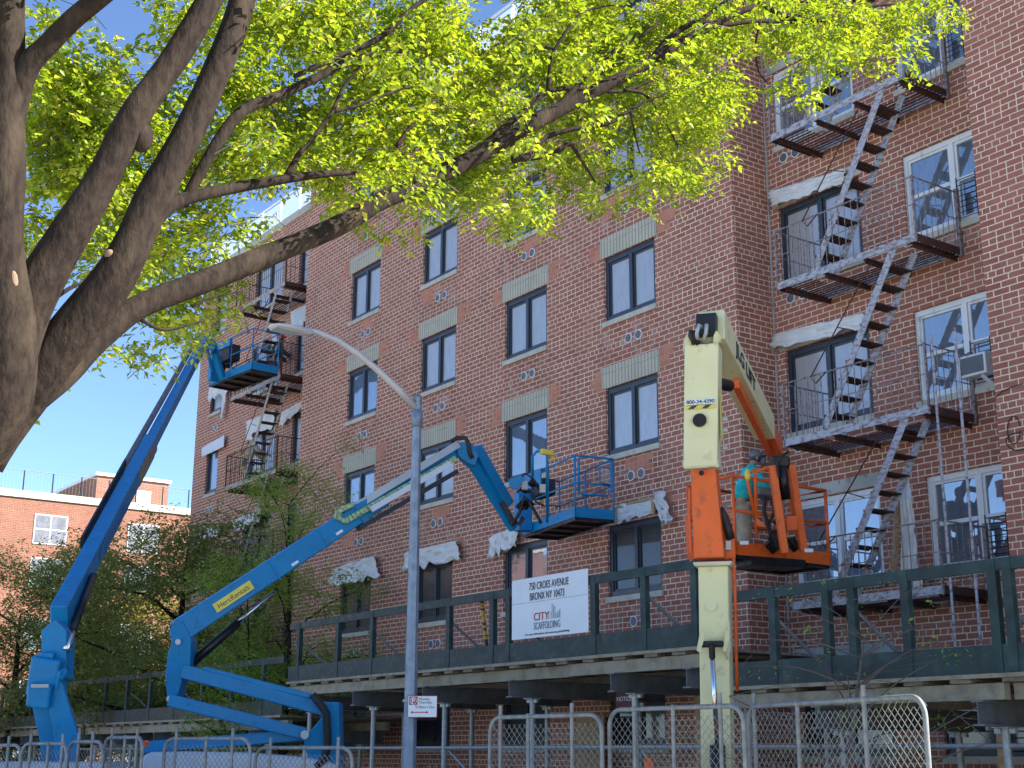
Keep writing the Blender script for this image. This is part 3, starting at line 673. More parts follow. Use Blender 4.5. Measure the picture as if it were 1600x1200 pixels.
# ------------------------------------------------------------------ lifts
FH = V((_F.x, _F.y, 0)).normalized()
def ppx(pts, d, thick, m, name, parent, bevel=.012):
    return MB().prism([P(x, y, d) for x, y in pts], FH*thick).build(name, m, parent, bevel=bevel)
def wheels(root, c, ax_, ay_, L, Wd, r, rim):
    for i in (-1, 1):
        for j in (-1, 1):
            p = c+ax_*(L*i)+ay_*(Wd*j); p.z = r
            o = MB().tube([p-ay_*.17, p-ay_*.14, p+ay_*.14, p+ay_*.17], [r*.85, r, r, r*.85], 24).build('wheel', m_black, root)
            MB().tube([p-ay_*.18, p+ay_*.18], r*.5, 16).build('rim', rim, o)
def basket(root, A, u, v, L, Wd, H, m, mf, gate=True, toe=.16, r=.019):
    z = V((0, 0, 1)); bk = MB().frame(A, u, v, z, 0, L, 0, Wd, -.02, .02)
    o = bk.build('basket_floor', mf, root)
    un = MB()
    for i in range(5): un.frame(A, u, v, z, L*i/4-.02 if i else 0, L*i/4+.02 if i < 4 else L, 0, Wd, -.07, -.021)
    un.frame(A, u, v, z, 0, L, 0, .05, -.068, -.023).frame(A, u, v, z, 0, L, Wd-.05, Wd, -.068, -.023); un.build('basket_underframe', m_blacksteel, root)
    te = MB()
    te.frame(A, u, v, z, 0, L, -.012, 0, -.02, toe).frame(A, u, v, z, 0, L, Wd, Wd+.012, -.02, toe).frame(A, u, v, z, -.012, 0, 0, Wd, -.02, toe).frame(A, u, v, z, L, L+.012, 0, Wd, -.02, toe)
    te.build('toe_board', m, root)
    ps = MB()
    C4 = [A, A+u*L, A+u*L+v*Wd, A+v*Wd]
    for h in (H, H*.55):
        ps.tube([C4[0]+z*h, C4[1]+z*h, C4[2]+z*h, C4[3]+z*h, C4[0]+z*h], r, 8)
    for k in range(4):
        a, b = C4[k], C4[(k+1) % 4]
        for t in ((0, .5) if (b-a).length > 1.2 else (0,)): p = lerp(a, b, t); ps.tube([p, p+z*H], r, 8)
    ps.build('guard_rail', m, root, smooth=True)
    return C4

# --- near articulated blue lift
def along(p, q, t): return lerp(V(p), V(q), t)
l2 = thing('articulated_boom_lift', P(490, 1195, 19.6)*1, 'blue articulated boom lift with yellow sticker reaching a basket over the middle of the facade', 'boom lift', 'boom lifts working on the facade')
E1 = P(282, 985, 19.4); TIP = P(716, 700, 22.0)
K = P(596, 808, 21.2)
mb = MB().beam(E1+(E1-K).normalized()*.05, lerp(E1, TIP, .70), .30, .33, w2=.28, h2=.29); mb.build('main_boom', m_blue, l2, bevel=.02)
MB().beam(lerp(E1, TIP, .62)+V((0, 0, -.0)), TIP, .20, .23).build('fly_boom', m_blue, l2, bevel=.015)
def off2(p, s, u): return p-FH*s+V((0, 0, u))
A_, B_ = P(558, 790, 20.9), P(716, 694, 21.8)
MB().beam(A_, B_, .06, .11).build('cable_tray', m_alu, l2)
tk = MB(); pa = P(556, 793, 20.75); pb = P(535, 806, 20.7); pc = P(545, 820, 20.7); pd = P(712, 714, 21.6)
tk.beam(P(529, 799, 20.7), P(552, 788, 20.75), .09, .07); tk.beam(P(529, 797, 20.7), P(527, 812, 20.68), .09, .06, (1, 0, 0)); tk.beam(P(526, 809, 20.68), P(540, 816, 20.7), .09, .06)
n = 30; q0, q1 = P(538, 815, 20.7), P(712, 716, 21.6)
for i in range(n): a = lerp(q0, q1, i/n); b = lerp(q0, q1, (i+.86)/n); tk.beam(a, b, .09, .085)
tk.build('cable_chain', m_track, l2)
MB().beam(P(580, 796, 20.8), P(704, 724, 21.5), .05, .085).build('cable_tray', m_white, l2)
MB().beam(P(560, 826, 20.9), P(712, 738, 21.8), .2, .07).build('lower_guide', m_blacksteel, l2)
# sticker
bd = (TIP-E1).normalized(); bs = bd.cross(V((0, 0, 1))).normalized()
if (CAM-E1).dot(bs) < 0: bs = -bs
bu = bs.cross(bd); bu = bu if bu.z > 0 else -bu
cst = P(361, 933, 19.8); tt = (cst-E1).dot(bd); cst = E1+bd*tt+bs*.155
MB().frame(cst, bd, bu, bs, -.32, .32, -.068, .068, -.002, .006).build('sticker', m_yellow, l2)
text('HercRentals', .10, cst-bd*.27-bu*.035+bs*.008, bd, bu, m_ink, l2, .52)
for t_ in (.30, .47, .60):
    c_ = lerp(E1, TIP, t_); MB().beam(c_-bd*.012, c_+bd*.012, .315, .345-.05*t_).build('weld_seam', m_blue, l2)
for t_, u_ in ((.52, -.07), (.36, -.09)):
    c_ = lerp(E1, TIP, t_)+bs*.152+bu*u_; MB().frame(c_, bd, bu, bs, -.06, .06, -.02, .02, 0, .004).build('warning_label', m_signwhite, l2)
# elbow plate
el = [(264, 982), (285, 970), (299, 1000), (297, 1040), (288, 1050), (277, 1088), (262, 1096), (258, 1062), (262, 1020), (268, 1004)]
ppx(el, 19.25, .42, m_blue, 'elbow_link', l2); 
for x, y in ((278, 1003), (289, 1048), (264, 1092)): MB().tube([P(x, y, 19.2), P(x, y, 19.3)], .04, 12).build('pin', m_alu, l2)
MB().beam(P(285, 1049, 19.3), P(507, 1108, 19.5), .24, .19).beam(P(318, 1046, 19.4), P(485, 1088, 19.5), .26, .08).build('upper_arm', m_blue, l2, bevel=.012)
MB().beam(P(264, 1094, 19.3), P(478, 1147, 19.5), .24, .17).build('middle_arm', m_blue, l2, bevel=.012)
MB().beam(P(478, 1148, 19.6), P(225, 1168, 19.5), .24, .16).build('lower_arm', m_blue, l2, bevel=.012)
ppx([(505, 1097), (530, 1097), (532, 1199), (524, 1240), (478, 1240), (480, 1180), (473, 1152), (488, 1138), (503, 1120)], 19.3, .45, m_blue, 'turret', l2)
MB().tube([P(x, y, 19.25) for x, y in ((488, 1085), (500, 1100), (510, 1115), (512, 1160), (508, 1185), (495, 1198))], .055, 8).build('hose_bundle', m_black, l2, smooth=True)
MB().tube([P(476, 1148, 19.25), P(476, 1148, 19.35)], .06, 16).build('pin', m_alu, l2)
MB().tube([P(300, 1036, 19.5), P(372, 973, 19.9)], .065, 14).build('lift_cylinder', m_blacksteel, l2, smooth=True)
MB().tube([P(372, 973, 19.9), P(428, 925, 20.2)], .028, 10).build('cylinder_rod', m_chrome, l2, smooth=True)
# cowling
cw = MB(); o0 = P(385, 1230, 19.0); cu = (P(550, 1200, 19.3)-P(225, 1200, 18.8)); cu.z = 0; cl = cu.length; cu.normalize(); cv = V((-cu.y, cu.x, 0))
if cv.dot(FH) < 0: cv = -cv
zt_ = P(320, 1174, 19.0).z; pr = [(-.5, .55), (-.5, zt_-.06), (-.46, zt_-.01), (-.3, zt_), (0, zt_-.01), (.25, zt_-.06), (.42, zt_-.13), (.5, zt_-.3), (.5, .55)]
o0.z = 0
cw.prism([o0+cu*(a*cl)+V((0, 0, z)) for a, z in pr], cv*.9).build('engine_cowling', m_cowl, l2, bevel=.05)
MB().tube([P(228, 1166, 18.9), P(228, 1158, 18.9)], .04, 10).build('beacon', m_orange, l2)
ch = o0+cv*.9; MB().frame(ch, cu, cv, V((0, 0, 1)), -1.1, 1.1, -.9, .9, .35, .75).build('chassis', m_blue, l2, bevel=.03); wheels(l2, ch, cu, cv, .95, 1.0, .4, m_white)
# jib
J0 = P(728, 696, 22.0); J1 = P(800, 828, 22.3)
ppx([(712, 690), (738, 692), (748, 712), (742, 728), (728, 722), (716, 712)], 21.8, .36, m_blue, 'boom_head', l2)
MB().tube([P(x, y, 21.75) for x, y in ((704, 690), (714, 684), (727, 684), (732, 692), (734, 708), (738, 716))], .035, 7).build('head_hoses', m_black, l2, smooth=True)
MB().beam(P(741, 700, 22), P(792, 790, 22.3), .2, .19).build('jib_arm', m_blue, l2, bevel=.012)
MB().beam(P(733, 716, 21.9), P(803, 826, 22.3), .1, .15).build('jib_link', m_blue, l2, bevel=.008)
MB().tube([P(x, y, 22.1) for x, y in ((783, 784), (795, 800), (802, 815), (812, 818), (818, 808))], .035, 7).build('jib_hoses', m_rust, l2, smooth=True)
A2 = PY(899, 806, -1.45); B2 = PZ(798, 842, A2.z); u2 = (B2-A2); L2 = min(u2.length, 2.3); u2.normalize(); v2 = V((-u2.y, u2.x, 0)); v2 = v2 if v2.y > 0 else -v2
C4 = basket(l2, A2, u2, v2, L2, .76, 1.08, m_blue, m_blacksteel, toe=.16, r=.017)
sp = MB(); q = C4[1]+u2*(-.35)
sp.frame(q, u2, v2, V((0, 0, 1)), -.12, .12, -.3, -.02, .0, .75).build('basket_mount', m_blue, l2, bevel=.01)
MB().frame(C4[1], u2, v2, V((0, 0, 1)), -.95, -.3, -.05, .25, .62, .92).build('control_box', m_black, l2, bevel=.02)
MB().frame(C4[1], u2, v2, V((0, 0, 1)), -.98, -.2, -.08, -.05, .78, 1.1).build('control_cover', m_blue, l2, bevel=.015)
ppx([(795, 750), (815, 740), (817, 752), (809, 766), (796, 762)], 21.7, .03, m_blue, 'side_shield', l2)
for (x, y, r_) in ((820, 765, .09), (815, 790, .13), (832, 755, .1), (825, 785, .09)): MB().tube([P(x-5, y-r_*30, 22.1), P(x+4, y+r_*30, 22.1)], r_*.62, 12).tube([P(x-5, y, 22.0), P(x+8, y+3, 22.1)], r_*.35, 8).build('hydraulic_motor', m_blacksteel, l2)
for (x, y) in ((820, 758), (848, 763)): MB().frame(P(x, y, 21.9), RX, UX, FH, -.05, .05, -.07, .07, 0, .1).build('junction_box', m_alu, l2, bevel=.01)
MB().tube([P(x, y, 22) for x, y in ((800, 822), (812, 800), (820, 775), (830, 790), (843, 812), (845, 818))], .028, 7).build('basket_hoses', m_black, l2, smooth=True)
MB().tube([P(x, y, 22.05) for x, y in ((832, 748), (832, 713), (839, 705), (852, 706), (855, 713), (855, 816))], .022, 8).build('console_frame', m_blue, l2, smooth=True)
MB().tube([P(x, y, 21.95) for x, y in ((808, 770), (818, 758), (830, 770), (838, 785), (850, 790))], .018, 6).tube([P(x, y, 21.95) for x, y in ((812, 745), (822, 740), (835, 750), (842, 765))], .015, 6).build('console_wiring', m_black, l2, smooth=True)
MB().beam(P(845, 705, 22.0), P(864, 709, 22.1), .07, .09).beam(P(864, 709, 22.1), P(863, 720, 22.1), .05, .05).build('rail_cap', m_yellow, l2, bevel=.015)
gt = MB(); ga = C4[0]; gz = V((0, 0, 1)); gv = v2; 
loop = [(.06, .42), (.06, 1.0), (.12, 1.08), (.62, 1.08), (.70, 1.0), (.70, .48), (.62, .4), (.12, .38), (.06, .42)]
gt.tube([ga-u2*.03+gv*a+gz*b for a, b in loop], .02, 8); gt.tube([ga-u2*.03+gv*a+gz*b for a, b in ((.68, .9), (.5, .92), (.46, .8), (.48, .62), (.68, .6))], .014, 7)
gt.build('gate', m_blue, l2, smooth=True)

# --- far telescopic blue lift
B0 = P(92, 965, 18.0); B1 = P(322, 528, 36.5)
l1 = thing('telescopic_boom_lift', V((B0.x, B0.y, 0)), 'long straight blue boom lift at the left reaching up to the far fire escape', 'boom lift', 'boom lifts working on the facade')
def tpx(xpix):
    lo, hi = 0, 1
    for _ in range(30):
        m = (lo+hi)/2
        if pix(lerp(B0, B1, m))[0] < xpix: lo = m
        else: hi = m
    return lerp(B0, B1, lo)
E_ = tpx(236)
mbm = MB().beam(B0, E_, .23, .33, w2=.24, h2=.34).build('main_boom', m_blue, l1, bevel=.02)
MB().beam(tpx(225), B1, .19, .25).build('fly_boom', m_blue, l1, bevel=.015)
bd = (B1-B0).normalized(); bs = bd.cross(V((0, 0, 1))).normalized(); bs = bs if (CAM-B0).dot(bs) > 0 else -bs; bu = bs.cross(bd); bu = bu if bu.z > 0 else -bu
c_ = tpx(232); MB().frame(c_, bd, bu, bs, -2.0, -.1, -.16, .15, .121, .127).build('tan_panel', m_rust if False else m_beamtan, l1)
tx = tpx(160)
text('Genie', .34, tpx(142)+bs*.128-bu*.13, bd, bu, m_inkpale, l1, 2.6)
tr_ = MB(); lf = -bs
p0 = tpx(148)+lf*.18+bu*.10; p1 = tpx(212)+lf*.18+bu*.13
for e in (-.09, .09): tr_.beam(p0+bu*e, p1+bu*e, .03, .03)
nn = 42
for i in range(nn): q = lerp(p0, p1, i/nn); tr_.beam(q-bu*.09, q+bu*.09, .05, .05, bd)
tr_.build('cable_chain', m_blacksteel, l1)
MB().tube([p1, tpx(318)+lf*.16+bu*.13], .06, 10).build('cable_tube', m_ibeam, l1)
# knuckle column
ppx([(64, 985), (86, 968), (104, 985), (103, 1060), (82, 1060), (66, 1050)], 17.7, .35, m_blue, 'boom_heel', l1)
MB().beam(P(82, 1024, 17.75), P(72, 1085, 17.75), .38, .48, FH).build('riser_link', m_blue, l1, bevel=.03)
MB().beam(P(66, 1068, 17.5), P(62, 1104, 17.5), .3, .22, FH).build('front_cover', m_blue, l1, bevel=.03)
ppx([(50, 1040), (58, 1020), (84, 1020), (78, 1068), (76, 1102), (47, 1102), (46, 1076)], 17.6, .3, m_blue, 'riser_cover', l1)
ppx([(88, 1052), (98, 1072), (122, 1150), (118, 1230), (88, 1230), (84, 1150), (76, 1110)], 17.5, .1, m_blue, 'side_plate', l1)
ppx([(50, 1104), (76, 1106), (92, 1150), (98, 1240), (66, 1240), (62, 1160)], 17.7, .4, m_blue, 'lower_riser', l1)
MB().frame(P(62, 1072, 17.3), RX, UX, FH, -.11, .11, -.02, .025, 0, .02).build('label_strip', m_alu, l1)
MB().tube([P(104, 1016, 17.7), P(113, 985, 18)], .05, 10).build('cylinder_rod', m_chrome, l1, smooth=True)
MB().tube([P(113, 985, 18), P(146, 900, 19.5)], .055, 10).build('lift_cylinder', m_blacksteel, l1, smooth=True)
MB().tube([P(101, 1048, 17.6), P(92, 1062, 17.5)], .05, 10).tube([P(101, 1046, 17.6), P(94, 1050, 17.5), (P(88, 1075, 17.5))], .03, 8).build('link_pin', m_blue, l1)
cb = V((B0.x-.6, B0.y+.5, 0)); MB().frame(cb, V((1, 0, 0)), V((0, 1, 0)), V((0, 0, 1)), -1.5, 1.5, -1.1, 1.1, .45, .9).build('chassis', m_blue, l1, bevel=.04); wheels(l1, cb, V((1, 0, 0)), V((0, 1, 0)), 1.3, 1.15, .48, m_white)
cq = P(25, 1230, 17.0); cq.z = 0
MB().frame(cq, RX, FH, V((0, 0, 1)), -.9, 1.1, 0, 1., .6, P(20, 1190, 17).z).build('engine_cowling', m_cowl, l1, bevel=.06)
# jib and basket
ppx([(317, 526), (324, 516), (332, 520), (336, 545), (330, 550), (322, 540)], 36.5, .3, m_blue, 'boom_head', l1)
MB().beam(P(328, 522, 36.8), P(347, 590, 37.4), .15, .17).build('jib_arm', m_blue, l1, bevel=.01)
MB().beam(P(320, 530, 36.7), P(332, 580, 37.3), .06, .08).build('jib_link', m_blue, l1)
A1 = PY(393, 575, -1.5); Bq = PZ(327, 601, A1.z); u1 = Bq-A1; L1 = min(u1.length, 2.4); u1.normalize(); v1 = V((-u1.y, u1.x, 0)); v1 = v1 if v1.y > 0 else -v1
C1 = basket(l1, A1, u1, v1, L1, .8, 1.1, m_blue, m_blacksteel, toe=.18, r=.017)
MB().frame(C1[1], u1, v1, V((0, 0, 1)), -1.1, -.4, -.05, .3, .5, .95).build('control_box', m_black, l1, bevel=.02)
MB().frame(C1[1], u1, v1, V((0, 0, 1)), -1.2, -.5, -.1, -.05, .85, 1.05).build('control_cover', m_blue, l1)
MB().frame(C1[1], u1, v1, V((0, 0, 1)), -.52, -.36, -.25, -.02, 0, .7).build('basket_mount', m_blue, l1)
for (x, y) in ((357, 565), (352, 548), (345, 575)): MB().blob(P(x, y, 38), (.16, .14, .2), 8, 6).build('hydraulic_motor', m_blacksteel, l1)
MB().beam(P(362, 508, 38.3), P(376, 512, 38.3), .1, .14).beam(P(374, 512, 38.3), P(371, 520, 38.3), .07, .07).build('rail_cap', m_yellow, l1)

# --- cream and orange lift
l3 = thing('cream_boom_lift', V((-11.4, -5.5, 0)), 'upright cream and orange boom lift standing right of the address board, basket holding a worker', 'boom lift', 'boom lifts working on the facade')
def col3(pts): return pts
sdv = (RX*.95-FH*.27); sdv.z = 0; sdv.normalize(); frv = V((sdv.y, -sdv.x, 0)); frv = frv if frv.dot(FH) > 0 else -frv   # sdv: width dir, frv: away
def box3(pt, pb, d_t, d_b, wt, wb, dep, m, name, bevel=.015):
    a = P(*pt, d_t); b = P(*pb, d_b); n_ = MB(); i0 = 0
    for (c, ww) in ((b, wb), (a, wt)):
        for (i, j) in ((0, 0), (1, 0), (1, 1), (0, 1)): n_.v.append(tuple(c+sdv*(ww*(i-.5))+frv*(dep*j)))
    n_.f += [(3, 2, 1, 0), (4, 5, 6, 7)]+[(i, (i+1) % 4, 4+(i+1) % 4, 4+i) for i in range(4)]
    return n_.build(name, m, l3, bevel=bevel)
box3((1096, 537), (1094, 729), 15.5, 15.3, .385, .38, .32, m_cream, 'upper_boom')
box3((1098, 729), (1108, 872), 15.4, 15.3, .28, .335, .30, m_orange, 'orange_section')
box3((1094, 718), (1096, 731), 15.35, 15.3, .40, .40, .34, m_creamw, 'boom_collar')
box3((1114, 880), (1120, 1290), 15.2, 15.0, .33, .33, .34, m_cream, 'lower_boom')
box3((1113, 877), (1113, 884), 15.12, 15.12, .44, .40, .42, m_creamw, 'base_flange')
# knuckle
box3((1103, 489), (1103, 523), 15.65, 15.6, .235, .235, .26, m_blacksteel, 'end_cap')
hs_ = MB(); 
for e in (-6, 6): hs_.tube([P(1100+e*.5, 512, 15.5), P(1098+e, 508, 15.4), P(1096+e*1.2, 520, 15.4), P(1094+e*.6, 536, 15.55)], .022, 8)
hs_.build('hoses', m_alu, l3, smooth=True)
hs_ = MB().tube([P(1080, 516, 15.5), P(1079, 524, 15.5), P(1086, 538, 15.5)], .03, 8).tube([P(1084, 516, 15.5), P(1084, 524, 15.5), P(1092, 538, 15.5)], .03, 8); hs_.build('hoses', m_black, l3, smooth=True)
box3((1104, 522), (1104, 536), 15.7, 15.7, .30, .33, .16, m_cream, 'knuckle_block')
for sx_ in (1074, 1117): ppx([(sx_-3, 540), (sx_-2, 524), (sx_+2, 516), (sx_+6, 520), (sx_+6, 540)], 15.55, .25, m_cream, 'knuckle_ear', l3, .004)
UB0 = P(1112, 508, 15.75); UB1 = P(1211, 700, 20.2)
ub = MB().beam(UB0, lerp(UB0, UB1, .80), .30, .36, w2=.28, h2=.34); ub.build('descending_boom', m_cream, l3, bevel=.012)
MB().beam(lerp(UB0, UB1, .76), UB1, .22, .27).build('descending_fly', m_orange, l3, bevel=.01)
bd = (UB1-UB0).normalized(); bs = bd.cross(V((0, 0, 1))).normalized(); bs = bs if (CAM-UB0).dot(bs) > 0 else -bs; bu = bs.cross(bd); bu = bu if bu.z > 0 else -bu
text('JLG LIFT', .25, UB0+bd*.75+bs*.153-bu*.09, bd, bu, m_navy, l3, 1.5, .004)
MB().beam(P(1150, 600, 16.8), P(1200, 700, 19.8), .08, .10).build('boom_cylinder', m_orange, l3)
MB().tube([P(1120, 598, 15.9), P(1140, 603, 16.1)], .07, 12).build('pivot_drum', m_blacksteel, l3)
# decals on upper boom front
fo = P(1096, 634, 15.37); fu = sdv; 
def dec(x, y, w_, h_, m, nm, e=.004, bev=0):
    c = P(x, y, 15.38); c0 = P(1095, 600, 15.45); k = (c-c0).dot(frv); c = c-frv*(k+.006)
    return MB().frame(c, sdv, V((0, 0, 1)), -frv, -w_/2, w_/2, -h_/2, h_/2, 0, e).build(nm, m, l3)
dec(1094, 627, .335, .062, m_signwhite, 'number_plate'); dec(1094, 636, .335, .042, m_yellow, 'hazard_strip')
c = P(1094, 627, 15.38); c0 = P(1095, 600, 15.45); c = c-frv*((c-c0).dot(frv)+.012)
text('800-34-4390', .058, c-sdv*.157-V((0, 0, .02)), sdv, V((0, 0, 1)), m_ink, l3, .315, .001)
hz = MB(); c = P(1094, 636, 15.38); c = c-frv*((c-c0).dot(frv)+.012)
for i in (-.11, .045): hz.prism([c+sdv*(i-.03)-V((0, 0, .02)), c+sdv*(i+.035)-V((0, 0, .02)), c+sdv*(i+.085)+V((0, 0, .02)), c+sdv*(i+.02)+V((0, 0, .02))], -frv*.002)
hz.build('hazard_stripes', m_ink, l3)
c = P(1094, 658, 15.38); c = c-frv*((c-c0).dot(frv)+.006); MB().tube([c, c-frv*.006], .078, 24).build('access_hole', m_dark, l3)
for x in (1088, 1100): c = P(x, 682, 15.38); c = c-frv*((c-c0).dot(frv)+.004); MB().tube([c, c-frv*.006], .012, 8).build('bolt', m_creamw, l3)
# yellow swoosh on boom side
sc_ = P(1131, 600, 15.55)
for k_ in range(1): 
    side0 = P(1096, 600, 15.45)+sdv*.193
    MB().prism([side0+frv*.03+V((0, 0, .02)), side0+frv*.16-V((0, 0, .28)), side0+frv*.22-V((0, 0, .62)), side0+frv*.12-V((0, 0, .62)), side0+frv*.05-V((0, 0, .3))], sdv*.004).build('side_decal', m_yellow, l3)
for y in (655, 672, 700): c = P(1127, y, 15.45)+sdv*.02; MB().tube([c, c+sdv*.05], .03, 8).build('side_fitting', m_alu, l3)
# lower details
c0b = P(1114, 950, 15.19)
for (x, y) in ((1112, 946), (1113, 990), (1118, 1075)):
    c = P(x, y, 15.2); c = c-frv*((c-P(1114+(y-880)*.012, y, 15.17)).dot(frv)+.012); MB().tube([c, c-frv*.006], .066, 20).build('cover_disc', m_creamw if False else m_cream, l3, bevel=.003)
box3((1112, 1001), (1112, 1011), 15.0, 15.0, .24, .24, .08, m_black, 'ram_cap')
MB().tube([P(1112, 1008, 14.95), P(1113, 1028, 14.95)], .035, 10).build('ram_neck', m_blacksteel, l3)
MB().tube([P(1113, 1026, 14.95), P(1121, 1170, 14.9)], .027, 10).build('ram_rod', m_chrome, l3, smooth=True)
MB().tube([P(1121, 1165, 14.9), P(1124, 1290, 14.85)], .085, 12).build('ram_barrel', m_blacksteel, l3, smooth=True)
for x0_ in (1091, 1131): ppx([(x0_-2, 1016), (x0_+3, 1020), (x0_+9, 1000), (x0_+9, 985), (x0_+4, 985)], 15.0, .05, m_cream, 'ram_bracket', l3, .003)
ppx([(1131, 1018), (1138, 1032), (1142, 1010), (1140, 968), (1134, 990)], 15.05, .03, m_creamw, 'ram_bracket', l3, .003)
MB().tube([P(x, y, 15.3) for x, y in ((1146, 872), (1149, 950), (1150, 1020), (1152, 1080))], .02, 7).build('hose', m_orange, l3, smooth=True)
# orange wing plates beside section
ppx([(1128, 795), (1140, 802), (1148, 848), (1150, 872), (1128, 874), (1126, 830)], 15.5, .2, m_orange, 'wing_plate', l3)
ppx([(1075, 800), (1080, 800), (1084, 874), (1078, 862)], 15.5, .3, m_orange, 'wing_plate', l3)
MB().tube([P(x, y, 15.45) for x, y in ((1124, 795), (1132, 808), (1138, 828), (1142, 842))], .05, 8).build('hoses', m_black, l3, smooth=True)
MB().tube([P(1073, 762, 16), P(1078, 762, 16), P(1078, 802, 16)], .022, 7).build('rear_rail', m_orange, l3)
MB().frame(P(1138, 852, 15.4), RX, UX, FH, -.03, .03, -.05, .05, 0, .1).build('junction_box', m_alu, l3)
c = P(1113, 739, 15.25); MB().tube([P(1096, 739, 15.28), P(1096, 739, 15.34)], .03, 12).build('lug_hole', m_dark, l3)
ch = V((-11.4, -5.3, 0)); MB().frame(ch, sdv, frv, V((0, 0, 1)), -1.2, 1.2, -.9, 1.1, .35, .8).build('chassis', m_orange, l3, bevel=.03); wheels(l3, ch, sdv, frv, 1.1, .9, .42, m_cream)
# orange basket: long side runs towards the wall
A3 = P(1149, 864, 19.6); u3 = V((0, 1, 0)); v3 = V((-1, 0, 0)); e3 = PX(1284, 878, A3.x); L3 = 1.95
C3 = basket(l3, A3, u3, v3, L3, .95, 1.12, m_orange, m_blacksteel, toe=.17, r=.026)
dd_ = 19.5
MB().beam(P(1206, 727, dd_), P(1226, 864, 19.4), .10, .14, FH).build('jib_bar', m_orange, l3, bevel=.01)
MB().beam(P(1236, 726, dd_+.2), P(1256, 862, 19.7), .10, .14, FH).build('jib_bar', m_orange, l3, bevel=.01)
MB().beam(P(1225, 726, dd_+.3), P(1247, 840, dd_+.4), .04, .12, FH).build('jib_web', m_orange, l3)
MB().beam(P(1190, 640, 18.6), P(1222, 716, 20.1), .07, .12).build('jib_bar', m_orange, l3, bevel=.01)
MB().frame(P(1218, 722, 19.7), RX, UX, FH, -.13, .14, -.09, .08, -.08, .15).build('rotator', m_blacksteel, l3, bevel=.03)
MB().tube([P(1222, 728, 19.5), P(1228, 780, 19.5)], .07, 12).build('jib_cylinder', m_blacksteel, l3, smooth=True)
MB().tube([P(1217, 745, 19.4), P(1214, 728, 19.4), P(1222, 712, 19.4), P(1232, 706, 19.5)], .02, 6).build('hoses', m_black, l3)
ppx([(1228, 806), (1246, 806), (1247, 828), (1230, 830)], 19.5, .05, m_orange, 'cylinder_bracket', l3)
ppx([(1184, 760), (1216, 762), (1221, 775), (1218, 778), (1185, 772)], 20.1, .3, m_ibeam, 'control_box', l3, .02)
for (x, y, r_) in ((1212, 840, .12), (1225, 847, .10), (1207, 852, .11), (1218, 818, .07), (1240, 850, .10)): MB().tube([P(x-6, y-6, 20.0), P(x+6, y+7, 20.0)], r_*.85, 12).tube([P(x-2, y-r_*100, 19.95), P(x, y, 19.95)], r_*.4, 8).build('hydraulic_motor', m_blacksteel, l3)
MB().tube([P(x, y, 19.8) for x, y in ((1196, 775), (1194, 800), (1203, 830), (1212, 850), (1225, 862))], .03, 7).tube([P(x, y, 19.8) for x, y in ((1205, 775), (1210, 800), (1200, 822), (1208, 850))], .025, 7).build('hoses', m_black, l3, smooth=True)
MB().beam(P(1155, 878, 19.9), P(1240, 884, 20.5), .5, .12).build('basket_support', m_blacksteel, l3)
ct = MB().tube([P(x, y, 19.55) for x, y in ((1182, 840), (1180, 745), (1182, 736), (1195, 732), (1206, 734))], .024, 8).tube([P(x, y, 19.55) for x, y in ((1181, 810), (1168, 752), (1170, 740), (1182, 733))], .024, 8)
ct.build('entry_rail', m_orange, l3, smooth=True)
ppx([(1182, 808), (1196, 822), (1196, 824), (1182, 822)], 19.5, .02, m_orange, 'gusset', l3, 0)
MB().blob(P(1168, 742, 19.45), (.045, .045, .09)).build('horn', m_yellow, l3, smooth=True)
for x, y in ((1163, 848), (1264, 860)): MB().frame(P(x, y, 19.45), RX, UX, FH, -.06, .06, -.025, .025, 0, .01).build('label', m_signwhite, l3)

